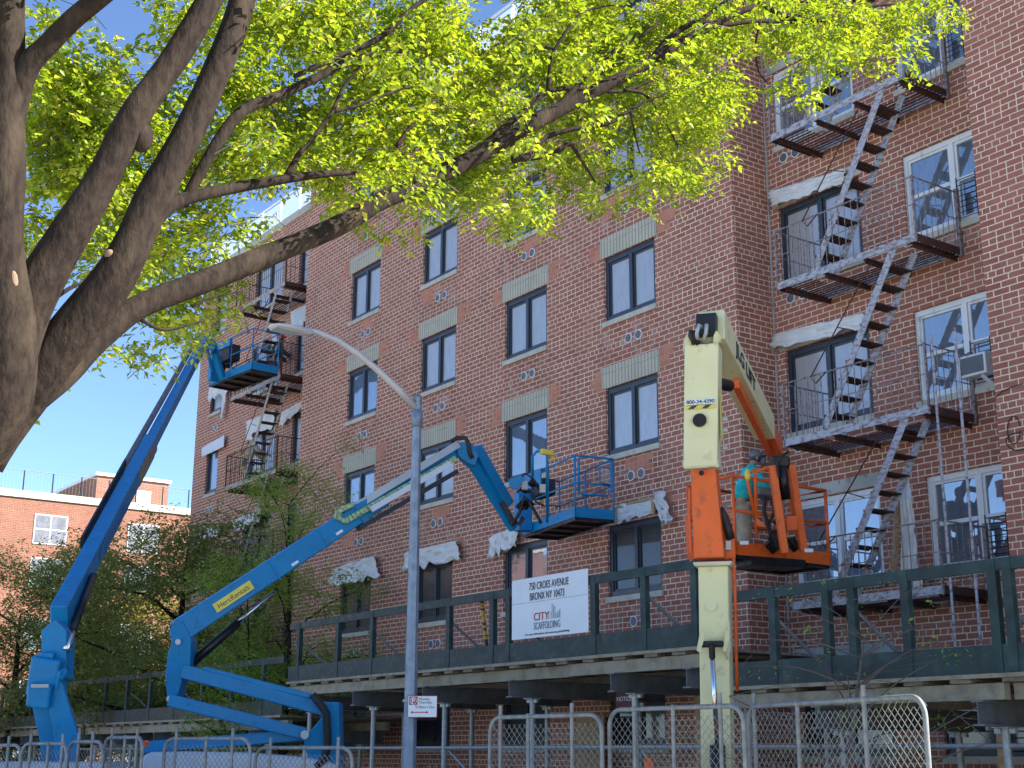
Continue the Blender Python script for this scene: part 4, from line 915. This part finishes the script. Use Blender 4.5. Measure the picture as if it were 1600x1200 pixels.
# ------------------------------------------------------------------ people
def skin(name, pts, edges, rad, m, parent, sub=2):
    me = bpy.data.meshes.new(name); me.from_pydata([tuple(p) for p in pts], edges, []); o = bpy.data.objects.new(name, me); col.objects.link(o)
    o.parent = parent; o.matrix_parent_inverse = parent_inv(parent); me.materials.append(m)
    mod = o.modifiers.new('skin', 'SKIN'); mod.use_smooth_shade = True
    sv = me.skin_vertices[0].data
    for i, r in enumerate(rad): sv[i].radius = r if isinstance(r, tuple) else (r, r)
    sv[0].use_root = True
    ss = o.modifiers.new('sub', 'SUBSURF'); ss.levels = sub; ss.render_levels = sub
    return o
def person(label, base, fwd, lean, shirt, pants, hat=None, hatm=None, scale=1., bulk=1.15, arms=((.35, .95), (.45, 1.05)), vest=None, group='workers on the facade'):
    root = thing('person', base, label, 'person', group); f = V(fwd).normalized(); sd = V((-f.y, f.x, 0)); z = V((0, 0, 1)); S = scale
    def Q(a, b, c): return base+(f*a+sd*b+z*c)*S       # forward, left, up
    hip = (0, 0, .92); ch_ = (lean*.55, 0, 1.28); nk = (lean*.95, 0, 1.47); hd_ = (lean*1.25+.03, 0, 1.62)
    sh = 1.42
    limbs = []
    pts = [Q(*hip), Q(lean*.25, 0, 1.08), Q(*ch_), Q(*nk), Q(lean*1.1, 0, 1.53), Q(*hd_)]
    ed = [(0, 1), (1, 2), (2, 3), (3, 4), (4, 5)]; rd = [.11*S, .10*S, .12*S, .055*S, .05*S, .085*S]
    k = 6
    for s_, (hx, hz_) in ((1, arms[0]), (-1, arms[1])):
        shd = (lean*.85, .17*s_, sh); elb = (lean*.8+hx*.35, .21*s_, sh-.26); hnd = (lean*.8+hx, .13*s_, hz_)
        pts += [Q(*shd), Q(*elb), Q(*hnd), Q(hnd[0]+.06, hnd[1], hnd[2]-.02)]; ed += [(2, k), (k, k+1), (k+1, k+2), (k+2, k+3)]; rd += [.06*S, .045*S, .028*S, .035*S]
        b_ = k+3
        for fi in range(4): pts.append(Q(hnd[0]+.135-.008*abs(fi-1), hnd[1]+.02*(fi-1.5), hnd[2]-.045)); ed.append((b_, len(pts)-1)); rd.append(.009*S)
        pts.append(Q(hnd[0]+.09, hnd[1]-.05*s_, hnd[2]-.0)); ed.append((b_, len(pts)-1)); rd.append(.011*S); k = len(pts)
    for s_ in (1, -1):
        pts += [Q(0, .09*s_, .86), Q(.04, .10*s_, .48), Q(-.02, .11*s_, .09), Q(.12, .12*s_, .04)]; ed += [(0, k), (k, k+1), (k+1, k+2), (k+2, k+3)]; rd += [.085*S, .06*S, .045*S, .04*S]; k = len(pts)
    skin('body', pts, ed, rd, m_skin, root)
    # shirt
    p2 = [Q(0, 0, .93), Q(lean*.25, 0, 1.08), Q(*ch_), Q(lean*.85, 0, 1.42)]; e2 = [(0, 1), (1, 2), (2, 3)]; r2 = [(.16*S*bulk, .13*S*bulk), (.155*S*bulk, .13*S*bulk), (.18*S*bulk, .145*S*bulk), .08*S]; k = 4
    for s_, (hx, hz_) in ((1, arms[0]), (-1, arms[1])):
        p2 += [Q(lean*.85, .17*s_, sh-.01), Q(lean*.8+hx*.35, .21*s_, sh-.26), Q(lean*.8+hx*.93, .14*s_, lerp(sh-.26, hz_, .9))]; e2 += [(2, k), (k, k+1), (k+1, k+2)]; r2 += [.085*S*bulk, .068*S*bulk, .05*S*bulk]; k += 3
    skin('shirt', p2, e2, r2, shirt, root)
    p3 = [Q(0, 0, .93)]; e3_ = []; r3 = [(.16*S*bulk, .135*S*bulk)]; k = 1
    for s_ in (1, -1):
        p3 += [Q(0, .09*s_, .82), Q(.04, .10*s_, .48), Q(-.01, .11*s_, .12)]; e3_ += [(0, k), (k, k+1), (k+1, k+2)]; r3 += [.115*S*bulk, .09*S*bulk, .08*S*bulk]; k += 3
    skin('trousers', p3, e3_, r3, pants, root)
    bt = MB()
    for s_ in (1, -1): bt.blob(Q(.06, .12*s_, .05), (.15*S, .055*S, .055*S), 10, 6, (f, sd, z))
    bt.build('boots', m_black, root, smooth=True)
    hc = Q(*hd_); hc = hc+z*.01
    # face features on body: nose, ears
    fc = MB().blob(hc+f*.095*S-z*.02*S, (.02*S, .014*S, .025*S), 8, 6, (f, sd, z)); fc.blob(hc+sd*.085*S-z*.01, (.02*S, .012*S, .032*S), 8, 6, (f, sd, z)).blob(hc-sd*.085*S-z*.01, (.02*S, .012*S, .032*S), 8, 6, (f, sd, z))
    fc.build('face', m_skin, root, smooth=True)
    ey = MB()
    for s_ in (1, -1): ey.blob(hc+f*.082*S+sd*.032*S*s_+z*.005, (.009*S, .013*S, .008*S), 6, 4, (f, sd, z))
    ey.build('eyes', m_ink, root)
    hr = MB().blob(hc-f*.015*S+z*.02*S, (.098*S, .09*S, .1*S), 12, 8, (f, sd, z)).build('hair', m_ink, root, smooth=True)
    if hat:
        hcap = MB().blob(hc+z*.05*S-f*.01*S, (.112*S, .1*S, .085*S), 14, 8, (f, sd, z)); hcap.frame(hc+z*.05*S, f, sd, z, .08*S, .18*S, -.07*S, .07*S, -.012, .004)
        hcap.build(hat, hatm, root, smooth=True)
    if vest:
        skin('vest', [Q(0, 0, 1.0), Q(lean*.25, 0, 1.1), Q(*ch_), Q(lean*.8, 0, 1.38)], [(0, 1), (1, 2), (2, 3)], [(.17*S, .145*S), (.165*S, .145*S), (.185*S, .155*S), (.12*S, .12*S)], vest, root)
    return root
feet = A3+u3*.66+v3*.52; feet.z = A3.z+.02
pfw = V((.55, .85, 0)).normalized()
w1 = person('worker in teal jacket and khaki trousers with dark headgear bending in the orange basket', feet, pfw, .2, m_teal, m_khaki, 'cap', m_ibeam, .94, bulk=1.35)
hc = feet+(pfw*(.2*1.25+.03)+V((0, 0, 1.63)))*.94
MB().blob(hc+pfw*.10-V((0, 0, .05)), (.05, .075, .08), 10, 8, (pfw, V((-pfw.y, pfw.x, 0)), V((0, 0, 1)))).build('mask', m_ibeam, w1, smooth=True)
b2 = V((-35.4, .35, 11.72)); person('far worker in red helmet and yellow vest on the left fire escape', b2, (.3, 1, 0), .15, m_navy, m_denim, 'helmet', m_helmet, 1., vest=m_vest)
b3 = V((-37.2, .25, 8.3)); 
person('dark haired worker in pale shirt seen below the lower left fire escape platform', V((-36.5, .3, 9.02)), (.4, 1, 0), .1, m_shirt, m_denim, None, None, .97)

# ------------------------------------------------------------------ fence panels
def fence_panel(label, a, b, zt, posts=(.33, .66), pitch=.075, group='galvanised chain link fence panels', z0=.12, topbar=.0):
    a = V(a); b = V(b); a.z = b.z = 0; u = (b-a); L = u.length; u.normalize(); z = V((0, 0, 1)); r = .15; H_ = zt
    root = thing('fence_panel', (a+b)/2, label, 'fence panel', group)
    def q(s_, h): return a+u*s_+z*h
    fr = MB(); path = [q(0, z0)]
    for t in range(0, 7): g = math.pi/2*t/6; path.append(q(r-r*math.cos(g), H_-r+r*math.sin(g)))
    for t in range(0, 7): g = math.pi/2*t/6; path.append(q(L-r+r*math.sin(g), H_-r+r*math.cos(g)))
    path += [q(L, z0), q(0, z0)]
    fr.tube(path, .021, 8); fr.build('frame', m_fence, root, smooth=True)
    for p in posts:
        pz = zt+.11 if p in (posts[0], posts[-1]) else zt
        c_ = -FH*.02
        MB().tube([q(p*L, z0)+c_, q(p*L, pz)+c_], .019, 8).blob(q(p*L, zt)+c_, (.032, .032, .03), 8, 6).build('upright', m_fence, root)
    ms = MB(); h0, h1 = z0+.02, H_-.02; wr = .0032; n_ = int((L+(h1-h0))/pitch)+1
    for i in range(n_):
        c_ = i*pitch
        for sgn in (1, -1):
            # s = c - (h-h0) or mirrored
            s0, s1 = c_, c_-(h1-h0); ha_, hb2 = h0, h1
            if s0 > L: ha_ = h0+(s0-L); s0 = L
            if s1 < 0: hb2 = h1+s1; s1 = 0
            if hb2-ha_ < .02: continue
            if (s0 > L-.12 or s1 < .12) and hb2 > h1-.1: hb2 -= .05; s1 += .05
            A = q(s0, ha_) if sgn == 1 else q(L-s0, ha_); B = q(s1, hb2) if sgn == 1 else q(L-s1, hb2)
            ms.tube([A, B], wr, 3, cap=False)
    ms.build('wire_mesh', m_fence, root, fix=False)
    ft = MB(); pd_ = V((-u.y, u.x, 0))
    for s_ in (.06, L-.06): ft.beam(q(s_, .06)-pd_*.35, q(s_, .06)+pd_*.35, .05, .12)
    ft.build('foot', m_concrete, root)
    return root
def fp(label, x0, y0, x1, y1, d0, d1, **k):
    a = P(x0, y0, d0); b = P(x1, y1, d1); fence_panel(label, a, b, (a.z+b.z)/2, **k)
fp('rightmost chain link fence panel at the bottom, below the bare shrub', 1168, 1100, 1444, 1093, 12.2, 9.9, posts=(.04, .32, .70), pitch=.078)
fp('middle chain link fence panel in front of the cream boom', 952, 1108, 1161, 1104, 12.6, 11.3, posts=(.2, .5, .84), pitch=.078)
fp('chain link fence panel left of the cream boom below the address board', 766, 1121, 940, 1117, 13.6, 12.4, posts=(.1, .36, .75), pitch=.078)
fp('chain link fence panel in front of the blue turret, left of the lamp post', 400, 1165, 551, 1172, 15.5, 14.6, posts=(.16, .52, .86))
fp('chain link fence panel in front of the pale engine cowling', 258, 1154, 392, 1154, 16.0, 15.2, posts=(.14, .5, .8))
fp('chain link fence panel with sagging top just right of the far blue lift', 164, 1155, 224, 1150, 16.4, 15.6, posts=(.2, .55, .86))
fp('chain link fence panel directly in front of the far blue lift', 108, 1161, 162, 1157, 16.4, 15.8, posts=(.3, .7))
fp('chain link fence panel left of the far blue lift', 35, 1163, 106, 1161, 16.6, 16.0, posts=(.2, .6, .9))
fp('leftmost chain link fence panel at the picture edge', -60, 1166, 34, 1163, 17.5, 16.6, posts=(.2, .6, .8))
tc = thing('traffic_cone', P(1013, 1200, 13.4)*1, 'tip of an orange traffic cone behind the middle fence panel', 'traffic cone'); tb = P(1013, 1184, 13.4)
MB().tube([(tb.x, tb.y, .15), (tb.x, tb.y, tb.z)], [.2, .035], 16).build('cone', m_orange, tc, smooth=True); MB().box(tb.x-.25, tb.x+.25, tb.y-.25, tb.y+.25, .145, .18).build('base', m_orange, tc)

# ------------------------------------------------------------------ far building
fx0 = -62
fb = thing('far_apartment_building', (fx0-6, 0, 0), 'sunlit orange brick building beyond the left end of the facade', 'building')
fw = MB(); fTop = 12.6
fw.quad((fx0, -30, 0), (fx0, 9.5, 0), (fx0, 9.5, fTop), (fx0, -30, fTop)); fw.quad((fx0, 9.5, 0), (fx0-14, 9.5, 0), (fx0-14, 9.5, fTop), (fx0, 9.5, fTop)); fw.quad((fx0, -30, 0), (fx0-14, -30, 0), (fx0-14, -30, fTop), (fx0, -30, fTop))
fw.build('wall', m_brick_far, fb, fix=False); MB().box(fx0-14, fx0+.08, -30, 9.6, fTop, fTop+.32).build('coping', m_stone, fb)
rf = MB().box(fx0-9, fx0-2.5, 5.2, 8.8, fTop+.32, fTop+1.9).build('bulkhead', m_brick_far, fb); MB().box(fx0-9.1, fx0-2.4, 5.1, 8.9, fTop+1.9, fTop+2.05).build('bulkhead_cap', m_white, rf)
MB().box(fx0-2.49, fx0-2.45, 7.2, 7.9, fTop+.5, fTop+1.4).build('bulkhead_door', m_white, rf)
for zt in (11.95, 9.9+.1, 7.3, 4.7, 2.1):
    for y in (1.7, 6.0, -2.6, -6.9, -11.2, -15.5):
        o = MB().box(fx0-.02, fx0+.03, y, y+1.5, zt-1.35, zt).build('window', m_farframe, fb)
        for a in (.07, .79):
            for b_ in (.07, .72): MB().box(fx0+.025, fx0+.036, y+a, y+a+.64, zt-1.35+b_, zt-1.35+b_+.57).build('pane', m_pane_far, o)
rl = thing('roof_fence', (fx0-.1, 0, fTop+.3), 'thin wire fence on posts along the far orange building roof', 'fence')
for i in range(14): y = -8+i*1.3; MB().tube([(fx0-.1, y, fTop+.3), (fx0-.1, y, fTop+1.25)], .03, 6).build('post', m_blacksteel, rl)
ms = MB().tube([(fx0-.1, -8, fTop+1.25), (fx0-.1, 9, fTop+1.25)], .015, 4)
for i in range(110):
    y = -8+i*.155
    ms.tube([(fx0-.1, y, fTop+.3), (fx0-.1, y, fTop+1.22)], .003, 3, cap=False)
ms.build('mesh', m_galv, rl, fix=False)

# ------------------------------------------------------------------ trees
def leaves(name, pos, dirs, nrm, size, aspect, m, parent, fold=.25):
    n = len(pos); d = dirs/np.linalg.norm(dirs, axis=1)[:, None]; s = np.cross(d, nrm); s /= (np.linalg.norm(s, axis=1)[:, None]+1e-9); up = np.cross(s, d)
    sz = size[:, None]; wd = sz*aspect
    a = pos; t = pos+d*sz; l = pos+d*sz*.42+s*wd/2+up*wd*fold; r = pos+d*sz*.42-s*wd/2+up*wd*fold
    vs = np.stack([a, l, t, r], 1).reshape(-1, 3).astype(np.float32); i = np.arange(n)*4
    fs = np.stack([i, i+2, i+1, i, i+3, i+2], 1).reshape(-1).astype(np.int32)
    me = bpy.data.meshes.new(name); me.vertices.add(4*n); me.vertices.foreach_set('co', vs.ravel()); me.loops.add(6*n); me.loops.foreach_set('vertex_index', fs)
    me.polygons.add(2*n); me.polygons.foreach_set('loop_start', np.arange(2*n, dtype=np.int32)*3); me.polygons.foreach_set('loop_total', np.full(2*n, 3, np.int32)); me.update(calc_edges=True)
    me.materials.append(m); o = bpy.data.objects.new(name, me); col.objects.link(o); o.parent = parent; o.matrix_parent_inverse = parent_inv(parent); return o
def sprays(centers, dirs, nleaf, length, lsize, droop=.5, jit=.03):
    """centres + direction per spray -> leaves arranged alternately along a short twig"""
    k = len(centers); t = np.linspace(0, 1, nleaf)[None, :, None]; c = centers[:, None, :]; d = dirs[:, None, :]
    pos = c+d*length*t+np.array([0, 0, -1])*length*droop*t*t+NP.normal(0, jit, (k, nleaf, 3))
    side = np.cross(dirs, np.array([0, 0, 1.])); side /= (np.linalg.norm(side, axis=1)[:, None]+1e-9); sg_ = np.where(np.arange(nleaf) % 2 == 0, 1, -1)[None, :, None]
    ld = d*.6+side[:, None, :]*sg_*.8+np.array([0, 0, -1.])*droop*.9+NP.normal(0, .35, (k, nleaf, 3))
    nr = np.array([0, 0, 1.])+NP.normal(0, .45, (k, nleaf, 3)); sz = lsize*NP.uniform(.45, 1.3, (k, nleaf))
    return pos.reshape(-1, 3), ld.reshape(-1, 3), nr.reshape(-1, 3), sz.ravel()
def wob(pts, rad, n=5, amp=.12, seed=1):
    out = []; rs = []; k = len(pts)
    for i in range(k-1):
        p0, p1, p2, p3 = pts[max(i-1, 0)], pts[i], pts[i+1], pts[min(i+2, k-1)]
        for j in range(n):
            t = j/n; q = .5*((2*p1)+(p2-p0)*t+(2*p0-5*p1+4*p2-p3)*t*t+(3*p1-p0-3*p2+p3)*t**3); r = lerp(rad[i], rad[i+1], t)
            q = q+V((mnoise.noise(q*2.1+V((seed, 0, 0))), mnoise.noise(q*2.1+V((0, seed, 5))), mnoise.noise(q*2.1+V((9, 0, seed)))))*r*amp*2
            out.append(q); rs.append(r*(1+.10*mnoise.noise(q*3.3)))
    out.append(pts[-1]); rs.append(rad[-1]); return out, rs
# --- foreground tree
def dF(x): return 6.0+max(0, x)/1500*4.2
tr = thing('street_tree', P(-60, 1000, 5.9), 'large tree with thick dark limbs and bright yellow green leaves overhanging from the left', 'tree')
bk = MB()
def limb(px, wpx, d=None, seg=14, seed=1, n=5, amp=.12):
    pts = []; rad = []
    for i, (x, y) in enumerate(px):
        dd = d[i] if d else dF(x); pts.append(P(x, y, dd)); rad.append(wpx[i]*dd/FPX/2)
    p, r = wob(pts, rad, n, amp, seed); bk.tube(p, r, seg)
limb([(-420, 1250), (-260, 985), (-140, 800), (-58, 690), (18, 605)], [190, 170, 160, 130, 90], [5.9, 5.9, 5.9, 5.95, 6.0], 20)
limb([(-110, 800), (-60, 720), (-5, 640), (10, 520), (6, 400), (10, 260), (14, 130), (18, -40), (10, -200), (50, -400), (70, -520)], [130, 115, 100, 90, 62, 56, 52, 48, 36, 20, 6], [5.8]*5+[5.9, 6., 6.1, 6.2, 6.3, 6.4], 16, 2)
limb([(0, 640), (40, 500), (85, 410), (140, 315), (200, 205), (262, 110), (312, 30), (350, -40), (440, -190), (500, -350), (590, -480)], [66, 72, 66, 56, 50, 43, 40, 38, 30, 18, 5], [5.85, 5.9, 5.95, 6.0, 6.1, 6.2, 6.3, 6.4, 6.7, 7.0, 7.2], 16, 3)
limb([(-40, 715), (58, 590), (138, 480), (195, 400), (240, 320), (290, 215), (345, 100), (378, 0), (390, -60), (395, -220), (340, -380), (330, -500)], [95, 80, 70, 64, 58, 50, 45, 40, 38, 28, 16, 5], [5.95, 6.0, 6.05, 6.1, 6.2, 6.3, 6.45, 6.6, 6.7, 6.9, 7.0, 7.1], 16, 4)
limb([(50, 610), (100, 574), (152, 528), (215, 482), (300, 446), (350, 425), (400, 406), (450, 387), (500, 366), (560, 337), (600, 312), (650, 290), (700, 266), (750, 240), (800, 213), (870, 172), (950, 132), (1010, 100), (1090, 52), (1150, 20), (1200, 5)],
     [64, 54, 44, 40, 36, 37, 37, 34, 33, 31, 30, 29, 28, 27, 26, 24, 20, 18, 14, 11, 7], None, 16, 5)
limb([(240, 345), (262, 325), (300, 308), (370, 292), (440, 280), (510, 272), (560, 270)], [30, 25, 21, 18, 15, 11, 6], None, 10, 6)
limb([(14, 190), (40, 110), (75, 70), (115, 30), (165, -10), (200, -40), (280, -150), (310, -280)], [50, 40, 34, 32, 30, 28, 18, 5], [6.0]*6+[6.1, 6.2], 12, 7)
bk.blob(P(222, 214, 6.12), (.045, .05, .075)); 
small = [([(450, 280), (470, 240), (485, 225), (520, 175), (535, 140), (565, 100)], [14, 9, 8, 7, 6, 3]), ([(520, 175), (560, 165), (600, 148), (640, 135)], [7, 6, 5, 3]),
 ([(860, 180), (905, 130), (960, 78), (1000, 55), (1028, 40)], [13, 9, 8, 6, 3]), ([(1020, 95), (1045, 60), (1085, 36), (1130, 38), (1180, 32), (1240, 34), (1290, 25)], [12, 10, 9, 8, 7, 6, 4]),
 ([(1085, 36), (1110, 18), (1140, -5)], [9, 7, 5]), ([(800, 252), (830, 240), (855, 215), (900, 200), (950, 192), (985, 170), (1030, 150), (1060, 138)], [12, 11, 9, 8, 7, 6, 4, 3]),
 ([(810, 245), (860, 240), (890, 225), (905, 245), (930, 285)], [12, 10, 8, 6, 3]), ([(730, 245), (800, 190), (855, 145), (910, 140), (975, 142), (1030, 120)], [12, 11, 8, 7, 6, 3]),
 ([(857, 145), (860, 100), (868, 75), (895, 35), (920, 15), (960, 8)], [8, 6, 6, 5, 4, 2]), ([(868, 75), (830, 70), (800, 55)], [6, 4, 2]),
 ([(975, 142), (1010, 150), (1040, 190), (1060, 230)], [6, 5, 4, 2]), ([(985, 170), (990, 200), (1000, 240)], [5, 4, 2]), ([(420, 395), (445, 385), (460, 370)], [14, 8, 3]),
 ([(620, 230), (640, 200), (650, 190)], [7, 6, 3]), ([(460, 120), (520, 90), (590, 60), (650, 10), (700, -20)], [8, 10, 10, 8, 6]), ([(285, 320), (310, 275), (345, 215), (380, 175), (440, 148), (500, 120), (560, 90), (640, 80)], [18, 19, 20, 19, 16, 14, 11, 6]),
 ([(300, 480), (330, 465), (380, 455)], [5, 4, 2]), ([(220, 500), (260, 515), (320, 500)], [7, 5, 2]), ([(55, 485), (80, 470), (120, 445), (160, 440)], [10, 9, 6, 3]), ([(10, 610), (30, 600), (50, 590)], [10, 8, 4]),
 ([(1180, 0), (1220, 25), (1290, 30), (1340, 12), (1400, 5)], [10, 10, 9, 7, 4]), ([(1190, 30), (1182, 70), (1186, 110), (1200, 130)], [5, 4, 3, 2])]
for i, (p_, w_) in enumerate(small): limb(p_, w_, None, 7, 20+i, 4, .5)
bk.build('trunk', m_bark, tr, smooth=True)
for (x, y, rx_, ry_, d) in ((10, 440, .05, .065, 5.73), (172, 398, .026, .024, 6.03), (108, 540, .028, .02, 5.96), (686, 266, .045, .02, 7.92)):
    MB().blob(P(x, y, d), (rx_, ry_, .018), 14, 8, (RX, UX, _F)).build('bark_scar', m_bark2, tr, smooth=True)
mask = ["25200045579999999821499999999899999985",
        "36300023387789999956799999998679999620",
        "47775423575379999998799999996213563000",
        "38999843488359997577479999996133000000",
        "27999863589899998567568998884010000000",
        "17999756799999999988767558971000000000",
        "17987656898898778888365347860000000000",
        "04876633221114578899736787400000000000",
        "07767544310002353157600000000000000000",
        "04377677510001200000",
        "0216677630",
        "0014554562",
        "0013358861",
        "3431256520",
        "120012320",
        "320"]
cen = []; dr = []; cl_ = []
for j, row in enumerate(mask):
    for i, chh in enumerate(row):
        v = int(chh)
        if not v: continue
        near = 3.3*(v/9)**1.5
        near *= 1.5; n_ = int(near)+(R_.random() < near-int(near))
        for _ in range(n_*2):
            x = i*40+R_.uniform(-2, 42); y = j*40+R_.uniform(-4, 38)
            if x > 1505: continue
            d = dF(x)+.3+abs(R_.gauss(0, .8)) if R_.random() < (.95 if x < 1060 else .8) else dF(x)-R_.uniform(.1, .7)
            if j > 9: d += .8
            if x < 420 and j < 12: d = max(d, dF(x)+.35)
            c = P(x, y, max(5.2, d))
            if mnoise.noise(V((x/55, y/38, d*1.5))) < -.06+.016*(9-v)-.1*(R_.random() < .25): continue
            cl_.append((c, .13))
for _ in range(420):     # the crown goes on above the frame
    x = R_.uniform(-320, 1250); y = -60-R_.random()*(460 if x < 700 else 460-(x-700)*.7)
    d = dF(x)+R_.uniform(-.6, 1.6)
    c = P(x, y, d)
    if mnoise.noise(c*1.1) > -.12: cl_.append((c, .22))
for (c, r_) in cl_:
    hd0 = R_.uniform(0, 6.283)
    for _ in range(9):
        a = hd0+R_.gauss(0, .9); cen.append((c.x+R_.gauss(0, r_*.55), c.y+R_.gauss(0, r_*.55), c.z+R_.gauss(0, r_*.22))); dr.append((math.cos(a), math.sin(a), R_.uniform(-.3, .35)))
cen = np.array(cen); dr = np.array(dr)
ps_ = sprays(cen, dr, 9, .12, .047, .6, .010); leaves('foliage', *ps_[:3], ps_[3], .56, m_leaf, tr)
tw = MB()
for i in range(0, len(cen), 8): c = V(cen[i]); d = V(dr[i]); tw.tube([c-d*.12+V((0, 0, .02)), c+d*.08, c+d*.17-V((0, 0, .08))], .0028, 3, cap=False)
tw.build('twigs', m_twig, tr, fix=False)
print('leaves', len(ps_[0]))

# --- generic small tree
def grow(label, name, base, height, spread, trunk_r, m_l, nclus, lsize, asp, seed, nsub=8, lean=(0, 0), squash=.8, perclus=6, nl=8, sprayl=.35, crown0=.3, bark=m_bark, group=None, cr=.5):
    r = random.Random(seed); root = thing(name, base, label, 'tree', group); bm_ = MB(); b = V(base); top = b+V((lean[0], lean[1], height*.8))
    mid = lerp(b, top, .5)+V((r.uniform(-.3, .3), r.uniform(-.3, .3), 0)); p, rr = wob([b, lerp(b, mid, .5), mid, top], [trunk_r, trunk_r*.8, trunk_r*.6, trunk_r*.15], 5, .3, seed); bm_.tube(p, rr, 9)
    tips = []
    for i in range(nsub):
        t = crown0+(1-crown0)*(i+.5)/nsub; s_ = p[min(len(p)-1, int(t*len(p)))]; a = i*2.4+r.uniform(-.5, .5); L = spread*(1-.55*abs(t-.55))*r.uniform(.7, 1.1)
        e = s_+V((math.cos(a)*L, math.sin(a)*L, L*r.uniform(.15, .8)*squash)); m_ = lerp(s_, e, .5)+V((0, 0, L*.08)); rb = trunk_r*(1-t)*.6+trunk_r*.12
        q, qr = wob([s_, m_, e], [rb, rb*.6, rb*.15], 4, 1., seed+i); bm_.tube(q, qr, 6); tips.append((s_, m_, e))
        for k_ in range(3):
            s2 = q[r.randrange(2, len(q))]; e2 = s2+V((r.gauss(0, 1), r.gauss(0, 1), r.uniform(-.2, .8))).normalized()*L*r.uniform(.25, .5); q2, qr2 = wob([s2, lerp(s2, e2, .5), e2], [rb*.35, rb*.2, rb*.06], 3, 1., seed+k_); bm_.tube(q2, qr2, 4); tips.append((s2, lerp(s2, e2, .5), e2))
    bm_.build('trunk', bark, root, smooth=True)
    C_ = []; D_ = []
    for i in range(nclus):
        s_, m_, e = tips[r.randrange(len(tips))]; t = r.uniform(.3, 1.1); c = lerp(s_, e, t)+V((r.gauss(0, cr*.5), r.gauss(0, cr*.5), r.gauss(0, cr*.35)))
        for _ in range(perclus): a = r.uniform(0, 6.283); C_.append((c.x+r.gauss(0, cr*.4), c.y+r.gauss(0, cr*.4), c.z+r.gauss(0, cr*.22))); D_.append((math.cos(a), math.sin(a), r.uniform(-.3, .5)))
    q = sprays(np.array(C_), np.array(D_), nl, sprayl, lsize, .4, .03); leaves('foliage', *q[:3], q[3], asp, m_l, root); return root
def gp(x, d): p = P(x, 1190, d); return V((p.x, p.y, 0))
grow('slender young tree with fine pale green leaves in front of the far fire escape', 'young_tree', gp(432, 30), 8.9, 2.0, .09, m_leaf_light, 620, .075, .42, 5, 18, cr=.45, sprayl=.3, crown0=.25, squash=1.2)
grow('low feathery pale green tree leaning over the shed rail left of the lamp post', 'young_tree', gp(372, 29), 6.3, 2.1, .07, m_leaf_light, 430, .075, .42, 8, 14, cr=.45, sprayl=.3, crown0=.3, squash=1.0)
grow('dark leaved tree with heavy limbs between the two blue lifts', 'broad_tree', gp(268, 36), 7.6, 3.4, .28, m_leaf_dark, 1400, .11, .5, 21, 14, cr=.8, sprayl=.45, crown0=.3, squash=.7)
grow('dark tree behind the far lift against the sunlit building', 'broad_tree', gp(120, 44), 8.3, 3.6, .22, m_leaf_dark, 1400, .11, .5, 33, 14, cr=.8, sprayl=.45, crown0=.25, squash=.8)
grow('dark tree at the left picture edge behind the fence', 'broad_tree', gp(10, 42), 7.2, 3.4, .2, m_leaf_dark, 800, .11, .5, 44, 12, cr=.8, sprayl=.45, crown0=.2, squash=.7)
grow('yellow leaved tree far behind the dark trees at the left end of the building', 'yellow_tree', gp(215, 52), 7.5, 3.5, .2, m_leaf_yel, 600, .14, .5, 55, 10, cr=.9, sprayl=.5, crown0=.1)
grow('bare twiggy shrub with few pale leaves in front of the right shed rail', 'bare_shrub', gp(1362, 13.2), 3.4, 1.35, .05, m_leaf_light, 60, .05, .5, 66, 34, perclus=2, nl=5, cr=.25, sprayl=.15, crown0=.35, bark=m_twig, squash=.9)
